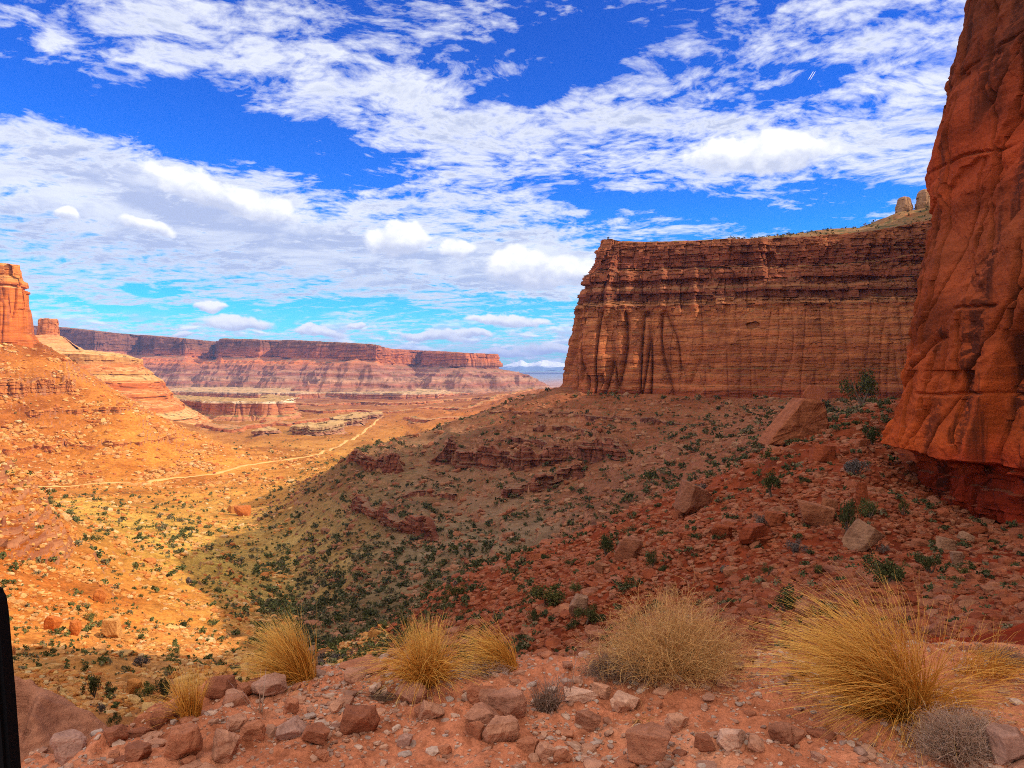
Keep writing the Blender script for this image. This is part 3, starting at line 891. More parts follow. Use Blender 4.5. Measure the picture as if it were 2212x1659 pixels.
M_LEFT = cliff_mat('sunlit_sandstone',
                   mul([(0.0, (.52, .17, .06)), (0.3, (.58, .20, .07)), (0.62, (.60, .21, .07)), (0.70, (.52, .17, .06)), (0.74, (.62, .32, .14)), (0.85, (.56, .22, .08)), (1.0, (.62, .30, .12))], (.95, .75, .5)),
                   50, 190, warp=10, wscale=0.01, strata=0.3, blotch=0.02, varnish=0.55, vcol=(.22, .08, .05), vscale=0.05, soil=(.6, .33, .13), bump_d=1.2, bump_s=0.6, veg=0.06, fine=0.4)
lz = (30, 184)
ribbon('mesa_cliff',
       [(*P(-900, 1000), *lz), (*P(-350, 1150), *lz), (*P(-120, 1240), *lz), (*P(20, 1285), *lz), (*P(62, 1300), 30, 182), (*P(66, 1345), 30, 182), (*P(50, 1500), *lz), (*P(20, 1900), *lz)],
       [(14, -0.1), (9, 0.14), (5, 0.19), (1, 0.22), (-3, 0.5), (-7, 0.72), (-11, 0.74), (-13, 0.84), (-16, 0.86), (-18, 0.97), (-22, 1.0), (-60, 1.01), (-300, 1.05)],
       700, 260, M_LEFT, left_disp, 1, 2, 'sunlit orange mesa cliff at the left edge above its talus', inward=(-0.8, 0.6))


# --- tower butte and the layered spur below it
def butte_disp(s, z, h, u, off):
    d = 9 * fbm(s / 90, z / 300, 3, 501) + 3 * fbm(s / 26, z / 60, 3, 505)
    b2, l2 = blocks(s, z, 16, 9, 511)
    steep = 1.0
    d += 2.6 * b2 + 3.2 * l2
    return d, 1.2 * fbm(s / 15, off / 15, 3, 517)


M_SPUR = cliff_mat('orange_layered_rock',
                   mul([(0.0, (.50, .19, .075)), (0.3, (.55, .20, .07)), (0.5, (.46, .14, .05)), (0.62, (.60, .36, .16)), (0.75, (.48, .16, .06)), (0.85, (.55, .34, .16)), (1.0, (.56, .25, .09))], (.95, .8, .6)),
                   -140, 60, warp=8, wscale=0.006, strata=0.35, blotch=0.012, varnish=0.3, vscale=0.04, soil=(.62, .36, .14), soil_lo=0.75, soil_hi=0.95, bump_d=1.5, bump_s=0.5, veg=0.05, fine=0.25)
sb = -150
ribbon('layered_butte', [(*P(-260, 2050), sb, 62), (*P(60, 2080), sb, 58), (*P(190, 2100), sb, 52), (*P(265, 2150), sb, 44), (*P(282, 2260), sb, 42), (*P(285, 2600), sb, 44), (*P(200, 3300), sb, 50)],
       [(230, -0.05), (190, 0.08), (150, 0.17), (145, 0.24), (118, 0.34), (113, 0.42), (92, 0.50), (86, 0.62), (60, 0.70), (54, 0.75), (30, 0.84), (25, 0.96), (4, 0.985), (0, 1.0), (-60, 1.02), (-150, 1.04), (-400, 1.0)],
       700, 330, M_SPUR, butte_disp, 1, 3, 'orange butte stepped in layers in front of the far mesa', inward=(-0.5, 0.85))
tx, ty = P(105, 2330)
ring = [(tx + 24 * math.cos(a) * (1 + 0.12 * math.cos(3 * a)), ty + 27 * math.sin(a), 40, 158) for a in np.linspace(0, 2 * math.pi, 40)]


def tower_disp(s, z, h, u, off):
    ph = s / 26.0
    b2, l2 = blocks(s, z, 7, 9, 531)
    k = sstep(0.52, 0.58, h)
    return k * (1.6 * b2 + 0.9 * l2 + 2.2 * fbm(s / 12, z / 120, 2, 533)) + (1 - k) * 4 * fbm(s / 14, z / 30, 3, 535), 1.5 * fbm(s / 9, off / 9, 2, 537)


M_TOWER = cliff_mat('tower_rock', [(0.0, (.56, .25, .10)), (0.5, (.55, .23, .09)), (0.55, (.44, .14, .055)), (0.95, (.46, .16, .065)), (1.0, (.34, .14, .07))], 40, 160, warp=4, wscale=0.02,
                    strata=0.3, blotch=0.03, varnish=0.5, vscale=0.08, soil=(.58, .30, .12), soil_lo=0.75, soil_hi=0.95, bump_d=1.0, bump_s=0.5, fine=0.4)
ribbon('tower_butte', ring, [(110, -0.1), (75, 0.15), (42, 0.36), (16, 0.54), (6, 0.57), (4, 0.6), (0, 0.9), (-1, 0.985), (-3, 1.0), (-12, 1.0), (-26, 1.0)], 200, 130, M_TOWER, tower_disp, 1, 4,
       'small square red tower butte beside the left mesa')


# --- the far mesa
def far_disp(s, z, h, u, off):
    cl = sstep(0.71, 0.73, h)
    d = cl * (48 * fbm(s / 260, s * 0 + 3, 3, 601) + 14 * fbm(s / 62, z / 600, 3, 605) + cracks(s, z, 48, 7, 16, 607, 7))
    b2, l2 = blocks(s, z, 45, 16, 611)
    b5, l5 = blocks(s, z, 110, 60, 613)
    d += cl * (4 * b2 + 4 * l2 + 12 * b5)
    dz = 3.0 * fbm(s / 60, off / 60, 3, 625) * sstep(0.985, 1.0, h)
    return d, dz


fm = []
RIM_U = [-300, 60, 130, 205, 262, 330, 395, 470, 479, 560, 640, 740, 815, 830, 880, 985, 1068]
RIM_V = [700, 703, 707, 716, 720, 726, 731, 738, 731, 734, 735.5, 740, 745, 751, 756, 761, 765]
for u, y in ((-300, 7600), (60, 7100), (130, 6900), (205, 6450), (300, 6950), (352, 6500), (400, 6350), (468, 6950), (480, 6250), (560, 5950), (600, 6000), (640, 5750), (740, 5450), (812, 5100), (850, 5600),
             (900, 5900), (940, 5650), (985, 5320), (1010, 5250), (1066, 5450), (1074, 6200), (1060, 8500)):
    fm.append((*P(u, y), -250, (V0 - np.interp(u, RIM_U, RIM_V)) / F * y))
M_FAR = cliff_mat('far_mesa_rock',  # purple-grey talus beds, darkened further in place of cloud shade
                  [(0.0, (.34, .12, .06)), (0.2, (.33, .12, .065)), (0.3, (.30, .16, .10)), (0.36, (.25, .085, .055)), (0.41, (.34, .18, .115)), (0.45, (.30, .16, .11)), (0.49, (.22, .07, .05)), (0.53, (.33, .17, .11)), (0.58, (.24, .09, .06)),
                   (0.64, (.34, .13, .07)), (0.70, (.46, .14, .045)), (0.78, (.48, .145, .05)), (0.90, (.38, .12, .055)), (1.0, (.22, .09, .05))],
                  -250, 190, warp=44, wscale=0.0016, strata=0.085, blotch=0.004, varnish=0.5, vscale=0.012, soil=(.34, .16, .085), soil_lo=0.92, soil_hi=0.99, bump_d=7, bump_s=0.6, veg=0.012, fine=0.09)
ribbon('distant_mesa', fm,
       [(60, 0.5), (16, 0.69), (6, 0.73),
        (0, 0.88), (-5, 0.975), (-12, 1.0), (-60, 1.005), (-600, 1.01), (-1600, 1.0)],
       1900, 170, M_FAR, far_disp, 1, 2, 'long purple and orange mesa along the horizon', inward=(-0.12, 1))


def apron():
    ua = np.arange(-140, 1262, 1.6)
    ya = np.geomspace(3700, 7400, 430)
    U, Y = np.meshgrid(ua, ya)
    X = (U - U0) / F * Y
    rim = np.array(fm)[:, :2]
    D = np.full(U.shape, 1e9)

    def seg(a, b, ka=0.0, kb=0.0):
        ab = b - a
        t = np.clip(((X - a[0]) * ab[0] + (Y - a[1]) * ab[1]) / (ab @ ab), 0, 1)
        return np.hypot(X - a[0] - t * ab[0], Y - a[1] - t * ab[1]) + ka + (kb - ka) * t
    for a, b in zip(rim[:-1], rim[1:]):
        D = np.minimum(D, seg(a, b))
    # spurs running out from the headlands
    for u0, y0, u1, y1, k in ((812, 5100, 770, 4450, 300), (770, 4600, 660, 4350, 400), (1008, 5250, 1000, 4750, 260), (1030, 5300, 1085, 4900, 300), (985, 5320, 925, 4800, 330), (656, 5700, 600, 5050, 300),
                              (480, 6250, 470, 5500, 330), (400, 6350, 390, 5700, 300), (205, 6450, 230, 5700, 330), (740, 5450, 700, 4900, 330), (560, 5950, 540, 5300, 330), (888, 5850, 870, 5200, 360)):
        D = np.minimum(D, seg(np.array(P(u0, y0)), np.array(P(u1, y1)), 0.0, k))
    rid = np.abs(gn(X / 120, Y / 300, 641)) + 0.5 * np.abs(gn(X / 48, Y / 120, 643))
    D = D + sstep(20, 200, D) * (55 * fbm(X / 300, Y / 300, 3, 645) + 75 * (rid - 0.35) + 12 * fbm(X / 40, Y / 40, 3, 647))
    D = np.maximum(D, 0)
    hp = np.interp(D, [0, 14, 66, 134, 139, 203, 209, 270, 276, 342, 348, 428, 436, 560, 640, 1000, 1400, 1700],
                   [.735, .715, .69, .652, .628, .585, .553, .50, .466, .405, .372, .30, .262, .225, .18, .13, .085, .0])
    zr = (V0 - np.interp(U, RIM_U, RIM_V)) / F * np.interp(U, [-140, 205, 480, 812, 1070], [7000, 6450, 6100, 5300, 5400])
    Z = -250 + (zr + 250) * hp + 3.0 * fbm(X / 60, Y / 60, 3, 649)
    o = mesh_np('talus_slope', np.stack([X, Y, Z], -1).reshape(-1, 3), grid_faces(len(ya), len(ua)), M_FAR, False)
    tag(o, 'stepped talus aprons under the distant mesa', kind='structure')


apron()


def bench_disp(s, z, h, u, off):
    b2, l2 = blocks(s, z, 34, 12, 651)
    d = 26 * fbm(s / 150, s * 0, 3, 653) + 10 * fbm(s / 40, z / 200, 3, 655) + 4 * b2 + 2 * l2 + cracks(s, z, 40, 5, 10, 657, 7)
    return d, 2 * fbm(s / 40, off / 40, 3, 659)


M_BENCH = cliff_mat('white_rimmed_rock',
                    [(0.0, (.42, .16, .075)), (0.35, (.46, .18, .08)), (0.6, (.46, .16, .07)), (0.86, (.44, .16, .075)), (0.91, (.68, .55, .40)), (1.0, (.7, .58, .42))],
                    -165, -100, warp=4, wscale=0.005, strata=0.2, blotch=0.01, varnish=0.4, vscale=0.03, soil=(.44, .25, .095), soil_lo=0.75, soil_hi=0.95, bump_d=2, bump_s=0.5, veg=0.03, fine=0.2)
M_BENCH2 = cliff_mat('white_rimmed_rock_far',
                     [(0.0, (.42, .16, .08)), (0.45, (.46, .17, .075)), (0.85, (.45, .16, .075)), (0.92, (.62, .48, .34)), (1.0, (.62, .48, .32))],
                     -250, -112, warp=6, wscale=0.004, strata=0.12, blotch=0.006, varnish=0.4, vscale=0.02, soil=(.50, .30, .15), soil_lo=0.75, soil_hi=0.95, bump_d=3, bump_s=0.5, veg=0.02, fine=0.15)
ribbon('canyon_bench', [(*P(300, 4700), -240, -125), (*P(420, 4350), -240, -122), (*P(545, 4020), -240, -118), (*P(640, 4080), -240, -120), (*P(700, 4250), -240, -124), (*P(800, 4060), -240, -121), (*P(860, 3960), -240, -120),
                        (*P(940, 4080), -240, -126), (*P(985, 4400), -240, -134), (*P(1060, 4900), -240, -140), (*P(1180, 5600), -240, -150)],
       [(120, 0.0), (80, 0.25), (30, 0.50), (8, 0.56), (3, 0.9), (5, 0.91), (4, 1.0), (-40, 1.0), (-900, 1.04)], 900, 130, M_BENCH2, bench_disp, 1, 3, 'pale rimmed bench of red cliffs below the distant mesa', inward=(0, 1))
ribbon('rim_butte', [(*P(300, 3000), -170, -104), (*P(380, 2760), -170, -104), (*P(455, 2500), -170, -101), (*P(505, 2420), -170, -99), (*P(560, 2460), -170, -101), (*P(608, 2440), -170, -100), (*P(622, 2520), -170, -102),
                     (*P(628, 2800), -170, -110), (*P(560, 3300), -170, -112)],
       [(60, 0.0), (42, 0.14), (26, 0.30), (8, 0.38), (3, 0.86), (5, 0.87), (4, 1.0), (-20, 1.0), (-260, 1.02)], 620, 110, M_BENCH, bench_disp, 1, 3, 'low red butte with a pale cap on the canyon floor', inward=(-0.1, 1))


M_SCARP = cliff_mat('red_scarp_rock', [(0.0, (.36, .11, .045)), (0.5, (.38, .12, .05)), (1.0, (.44, .18, .08))], -175, -125, warp=6, wscale=0.01, strata=0.3, blotch=0.015, varnish=0.5, vscale=0.04,
                    soil=(.44, .20, .075), soil_lo=0.75, soil_hi=0.95, bump_d=2, bump_s=0.5, veg=0.03, fine=0.2)


def knob_disp(s, z, h, u, off):
    b2, l2 = blocks(s, z, 9, 5, 671)
    return 16 * fbm(s / 40, s * 0, 3, 673) + 3.4 * b2 + 3.0 * l2, 4.0 * fbm(s / 25, off / 25, 3, 675)


M_KNOB = cliff_mat('pale_capped_rock', [(0.0, (.34, .15, .08)), (0.5, (.36, .17, .10)), (0.7, (.36, .22, .12)), (1.0, (.44, .29, .15))], -165, -128, warp=4, wscale=0.03, strata=0.4, blotch=0.03, varnish=0.4, vscale=0.06,
                   soil=(.44, .27, .11), soil_lo=0.7, soil_hi=0.95, bump_d=1, bump_s=0.6, fine=0.4)
for (ku, ky, ra, rb, zt) in ((690, 1830, 46, 70, -130), (655, 1900, 22, 40, -138), (752, 2200, 44, 80, -133), (728, 2120, 24, 50, -140), (790, 2480, 60, 60, -140), (575, 1830, 26, 40, -146)):
    kx, kyy = P(ku, ky)
    kz = float(zat(kx, kyy)[0])
    ringk = [(kx + ra * math.cos(a) * (1 + 0.2 * math.sin(2 * a + ku)), kyy + rb * math.sin(a), kz - 8, max(zt, kz + 14)) for a in np.linspace(0, 2 * math.pi, 40)]
    ribbon('rock_knob', ringk, [(20, -0.1), (10, 0.2), (3, 0.4), (0, 0.6), (2, 0.62), (1, 0.98), (-4, 1.0), (-ra * 0.6, 1.02), (-ra * 1.0, 1.0)], 170, 60, M_KNOB, knob_disp, 1, 4)


for sc_path in ([(480, 3050), (560, 2850), (640, 2900), (700, 2700), (770, 2820), (840, 2700), (930, 2850), (1010, 2760), (1090, 2950)], [(600, 3500), (690, 3300), (780, 3420), (880, 3250), (980, 3400), (1080, 3300), (1160, 3600)],
                [(870, 2350), (920, 2200), (985, 2260), (1040, 2180), (1110, 2350)], [(560, 2250), (620, 2120), (680, 2250), (720, 2400)], [(420, 2050), (500, 1960), (560, 2050), (600, 2200)]):
    pp = []
    for u, y in sc_path:
        x_, y_ = P(u, y)
        z_ = float(zat(x_, y_)[0])
        pp.append((x_, y_, z_ - 14, z_ + 9 + 3 * math.sin(u)))
    ribbon('low_scarp', pp, [(30, 0.0), (18, 0.45), (6, 0.6), (2, 0.95), (0, 1.0), (-40, 1.02), (-130, 0.5), (-260, 0.0)], 420, 60, M_SCARP, bench_disp, 1, 3, inward=(0, 1))


# --- beds cropping out along the slopes: ribbons that follow a contour of the terrain
def ledge_disp(s, z, h, u, off):
    hgt = np.ptp(z, axis=0)[None]
    k = np.clip(hgt / 12.0, 0.25, 1.0)
    b1, l1 = blocks(s, z, 9, 6, 701)
    b2, l2 = blocks(s, z, 3.4, 1.6, 703)
    d = k * (1.2 * fbm(s / 22, s * 0, 3, 705) + 0.9 * b1 + 0.8 * b2 + 0.9 * l2 + cracks(s, z, 9, 3, 2.2, 707, 9))
    return d, 0.3 * k * fbm(s / 4, off / 4, 3, 709)


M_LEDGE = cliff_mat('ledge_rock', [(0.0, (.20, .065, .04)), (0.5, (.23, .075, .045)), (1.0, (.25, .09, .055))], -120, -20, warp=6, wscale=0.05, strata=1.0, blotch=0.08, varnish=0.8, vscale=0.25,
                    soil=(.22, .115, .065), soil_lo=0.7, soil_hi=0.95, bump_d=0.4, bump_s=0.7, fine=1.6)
M_LEDGE_SUN = cliff_mat('ledge_rock_sunlit', [(0.0, (.42, .13, .04)), (0.5, (.46, .15, .045)), (1.0, (.52, .2, .06))], -140, 40, warp=6, wscale=0.03, strata=0.8, blotch=0.05, varnish=0.4, vscale=0.2,  # brighter copy for sunlit slopes, sunlight put into the rock colour
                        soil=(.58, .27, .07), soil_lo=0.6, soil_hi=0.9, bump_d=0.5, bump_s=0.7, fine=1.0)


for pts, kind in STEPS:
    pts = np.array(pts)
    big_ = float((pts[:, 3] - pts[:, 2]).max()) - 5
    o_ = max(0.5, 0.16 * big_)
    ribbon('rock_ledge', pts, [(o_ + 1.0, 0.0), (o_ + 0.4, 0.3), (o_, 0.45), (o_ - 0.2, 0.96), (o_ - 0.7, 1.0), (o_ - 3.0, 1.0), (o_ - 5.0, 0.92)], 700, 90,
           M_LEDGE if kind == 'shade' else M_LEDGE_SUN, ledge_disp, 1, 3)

# --- snowy range on the horizon
mu = np.linspace(1000, 1320, 240)
my = np.linspace(0, 1, 60)
MU, MY = np.meshgrid(mu, my)
MD = 34000 + 9000 * MY
MX = (MU - U0) / F * MD
prof_v = np.interp(MU, [1000, 1070, 1095, 1110, 1125, 1140, 1155, 1172, 1185, 1200, 1215, 1250, 1320], [803, 800, 790, 785, 782, 788, 786, 781, 785, 787, 790, 797, 803])
mz = (804 - prof_v) / F * 36000
MZ = mz * np.sin(np.clip(MY, 0, 1) * math.pi) ** 0.9 * (1 + 0.35 * fbm(MX / 2500, MD / 2500, 4, 801)) - 40 + 60 * np.abs(fbm(MX / 900, MD / 1200, 3, 805)) * (mz / 300)
m_, g_ = new_mat('snowy_mountain')
geo_ = g_.n('ShaderNodeNewGeometry')
z_ = g_.n('ShaderNodeSeparateXYZ', {0: geo_.outputs['Position']}).outputs[2]
zn_ = g_.m('MULTIPLY_ADD', g_.m('SUBTRACT', g_.noise(geo_.outputs['Position'], 0.0012, 5.0, 0.7), 0.5), 420, z_)
finish(g_, g_.mix(g_.mr(zn_, 110, 250), (.15, .24, .38), (.82, .86, .92)), 0.9)  # rock colour carries the blue of distant haze
o = mesh_np('mountains', np.stack([MX, MD, MZ], -1).reshape(-1, 3), grid_faces(60, 240), m_, True)
tag(o, 'blue snow streaked mountain range on the far horizon', kind='structure')


# ------------------------------------------------------------------ the road shelf in the foreground
EDGE_U = [-2500, -300, 40, 240, 330, 450, 560, 650, 740, 830, 950, 1100, 1300, 1500, 1650, 1900, 2200, 4000]
EDGE_V = [1480, 1500, 1560, 1600, 1535, 1492, 1475, 1462, 1440, 1440, 1452, 1440, 1440, 1430, 1435, 1415, 1395, 1380]
_ey = EYE / ((np.array(EDGE_V) - V0) / F)
_ex = (np.array(EDGE_U) - U0) / F * _ey
gx = np.concatenate([-3.0 - np.cumsum(np.geomspace(0.03, 1.2, 34))[::-1], np.arange(-3.0, 3.7, 0.0125), 3.7 + np.cumsum(np.geomspace(0.03, 1.2, 34))])
gy = np.concatenate([2.9 - np.cumsum(np.geomspace(0.03, 0.9, 26))[::-1], np.arange(2.9, 5.4, 0.0125), 5.4 + np.cumsum(np.geomspace(0.02, 0.2, 18))])


def shelf_z(x, y, fine=True):
    x, y = np.broadcast_arrays(np.asarray(x, float), np.asarray(y, float))
    e = np.interp(x, _ex, _ey) + 0.07 * fbm(x / 0.5, x * 0, 3, 901)
    d = y - e
    z = -EYE + 0.055 * fbm(x / 0.9, y / 0.9, 3, 903) + 0.03 * fbm(x / 0.25, y / 0.25, 3, 905)
    if fine:
        z = z + 0.012 * fbm(x / 0.07, y / 0.07, 3, 907)
    z = z - np.where(d > 0, 0.9 * d + 0.5 * d * d, 0) + 0.05 * np.exp(-(d / 0.25) ** 2)
    z = z - 0.20 * sstep(-1.75, -2.3, x)
    return z


GX, GY = np.meshgrid(gx, gy)
GZ = shelf_z(GX, GY)
m_, g_ = new_mat('shelf_dirt')
pos_ = g_.n('ShaderNodeNewGeometry').outputs['Position']
a_ = g_.noise(pos_, 1.6, 5.0, 0.6)
b_ = g_.noise(pos_, 11.0, 6.0, 0.7)
c_ = g_.noise(pos_, 55.0, 5.0, 0.7)
col_ = g_.ramp(a_, [(0.3, (.40, .13, .06)), (0.5, (.58, .20, .10)), (0.7, (.72, .31, .17))])
col_ = g_.mix(1.0, col_, g_.ramp(b_, [(0.3, (.50, .44, .41)), (0.5, (1, 1, 1)), (0.7, (1.22, 1.22, 1.22))]), 'MULTIPLY')
col_ = g_.mix(1.0, col_, g_.ramp(c_, [(0.3, (.68, .64, .62)), (0.5, (1, 1, 1)), (0.7, (1.18, 1.16, 1.14))]), 'MULTIPLY')
vo_ = g_.n('ShaderNodeTexVoronoi', {'Vector': pos_, 'Scale': 38.0}).outputs[0]
hg_ = g_.m('SUBTRACT', g_.m('ADD', b_, g_.m('MULTIPLY', c_, 0.6)), g_.m('MULTIPLY', vo_, 0.5))
finish(g_, col_, 0.97, hg_, 0.8, 0.02, 0.05)
M_DIRT = m_
o = mesh_np('road_shelf', np.stack([GX, GY, GZ], -1).reshape(-1, 3), grid_faces(len(gy), len(gx)), M_DIRT, True)
tag(o, 'stony pinkish dirt shelf in the foreground', kind='structure')


def at_shelf(u, v):
    """the point of the shelf seen at (u, v)"""
    e = (v - V0) / F
    y = EYE / e
    for _ in range(8):
        x = (u - U0) / F * y
        y = 0.5 * y + 0.5 * (-float(shelf_z(x, y, False)) / e)
        y = min(max(y, 2.0), float(np.interp(x, _ex, _ey)) + 0.12)
    x = (u - U0) / F * y
    return x, y, float(shelf_z(x, y, False))


# ------------------------------------------------------------------ rocks
def ico(sub):
    t = (1 + 5 ** 0.5) / 2
    v = np.array([(-1, t, 0), (1, t, 0), (-1, -t, 0), (1, -t, 0), (0, -1, t), (0, 1, t), (0, -1, -t), (0, 1, -t), (t, 0, -1), (t, 0, 1), (-t, 0, -1), (-t, 0, 1)], float)
    f = [(0, 11, 5), (0, 5, 1), (0, 1, 7), (0, 7, 10), (0, 10, 11), (1, 5, 9), (5, 11, 4), (11, 10, 2), (10, 7, 6), (7, 1, 8), (3, 9, 4), (3, 4, 2), (3, 2, 6), (3, 6, 8), (3, 8, 9), (4, 9, 5), (2, 4, 11), (6, 2, 10), (8, 6, 7), (9, 8, 1)]
    v = [tuple(p / np.linalg.norm(p)) for p in v]
    for _ in range(sub):
        mid, nf = {}, []

        def mp(a, b):
            k = (min(a, b), max(a, b))
            if k not in mid:
                p = (np.array(v[a]) + np.array(v[b]))
                v.append(tuple(p / np.linalg.norm(p)))
                mid[k] = len(v) - 1
            return mid[k]
        for a, b, c in f:
            ab, bc, ca = mp(a, b), mp(b, c), mp(c, a)
            nf += [(a, ab, ca), (b, bc, ab), (c, ca, bc), (ab, bc, ca)]
        f = nf
    return np.array(v), np.array(f)


ICO = {k: ico(k) for k in (0, 1, 2, 3, 4)}


def rock_shape(rng, sub, planes=11, rough=0.03, slab=1.0, round_=10.0):
    """an angular boulder: a ball cut by planes with slightly worn edges; unit size, base near z = 0"""
    d, f = ICO[sub]
    n = rng.normal(size=(planes, 3))
    n /= np.linalg.norm(n, axis=1, keepdims=True)
    n = np.concatenate([n, [[0, 0, 1], [0, 0, -1]], rng.normal(size=(2, 3)) * [1, 1, 0.15]])
    n /= np.linalg.norm(n, axis=1, keepdims=True)
    dist = rng.uniform(0.55, 0.95, len(n))
    dist[planes] = rng.uniform(0.5, 0.7)
    q = d @ n.T
    r = np.where(q > 0.03, dist[None] / np.maximum(q, 0.03), 1e3)
    r = np.minimum(r, 1.25)
    r = -np.log(np.exp(-round_ * np.concatenate([r, np.full((len(r), 1), 1.25)], 1)).sum(1)) / round_
    if rough:
        r = r * (1 + rough * fbm(d[:, 0] * 2.2 + d[:, 2] * 1.7 + rng.uniform(0, 90), d[:, 1] * 2.2 - d[:, 2] * 1.3, 3, int(rng.integers(1000))))
    p = d * r[:, None]
    p[:, 2] *= slab
    lo, hi = p.min(0), p.max(0)
    p = (p - [(lo[0] + hi[0]) / 2, (lo[1] + hi[1]) / 2, lo[2]]) / max(hi[0] - lo[0], 1e-6)
    return p, f


def rotz(p, a):
    c, s = math.cos(a), math.sin(a)
    return p @ np.array([[c, s, 0], [-s, c, 0], [0, 0, 1]])


M_FORE = rock_mat('foreground_rock', [(.38, .135, .068), (.52, .20, .105), (.30, .10, .052), (.58, .28, .17), (.44, .19, .115), (.50, .26, .18)], None, 3.2, 0.045)
M_PALE = rock_mat('pale_rock', [(.62, .34, .22), (.58, .33, .23)], None, 4.0, 0.02)
M_GREYROCK = rock_mat('grey_rock', [(.36, .19, .14), (.44, .24, .18)], None, 4.0, 0.02)
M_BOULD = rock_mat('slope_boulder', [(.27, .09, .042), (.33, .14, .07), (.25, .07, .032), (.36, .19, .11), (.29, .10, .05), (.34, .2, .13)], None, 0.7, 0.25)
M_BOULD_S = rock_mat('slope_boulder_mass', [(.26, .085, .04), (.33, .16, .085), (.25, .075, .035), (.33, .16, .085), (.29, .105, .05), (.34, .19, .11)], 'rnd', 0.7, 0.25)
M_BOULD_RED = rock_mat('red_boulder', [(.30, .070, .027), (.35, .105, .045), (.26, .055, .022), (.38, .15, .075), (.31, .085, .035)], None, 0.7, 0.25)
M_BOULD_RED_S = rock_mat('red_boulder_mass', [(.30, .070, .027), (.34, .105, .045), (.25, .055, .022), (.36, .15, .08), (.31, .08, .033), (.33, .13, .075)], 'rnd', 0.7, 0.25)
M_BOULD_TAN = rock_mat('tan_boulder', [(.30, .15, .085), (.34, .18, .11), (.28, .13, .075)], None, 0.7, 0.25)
M_SUNROCK = rock_mat('sunlit_boulder', [(.52, .17, .035), (.56, .27, .07), (.46, .13, .028), (.60, .36, .13), (.52, .2, .045)], None, 0.7, 0.25)  # brighter copy of the slope boulders, sunlight put into the colour
M_SUNROCK_S = rock_mat('sunlit_boulder_mass', [(.52, .18, .035), (.58, .29, .08), (.46, .13, .028), (.62, .38, .14), (.52, .2, .045), (.62, .44, .22)], 'rnd', 0.7, 0.25)  # mass version, with sunlight in the colour as well
M_PEB = rock_mat('pebbles', [(.42, .20, .125), (.52, .28, .18), (.36, .17, .11), (.60, .38, .27), (.46, .34, .28), (.30, .14, .09)], 'rnd', 6.0, 0.01)

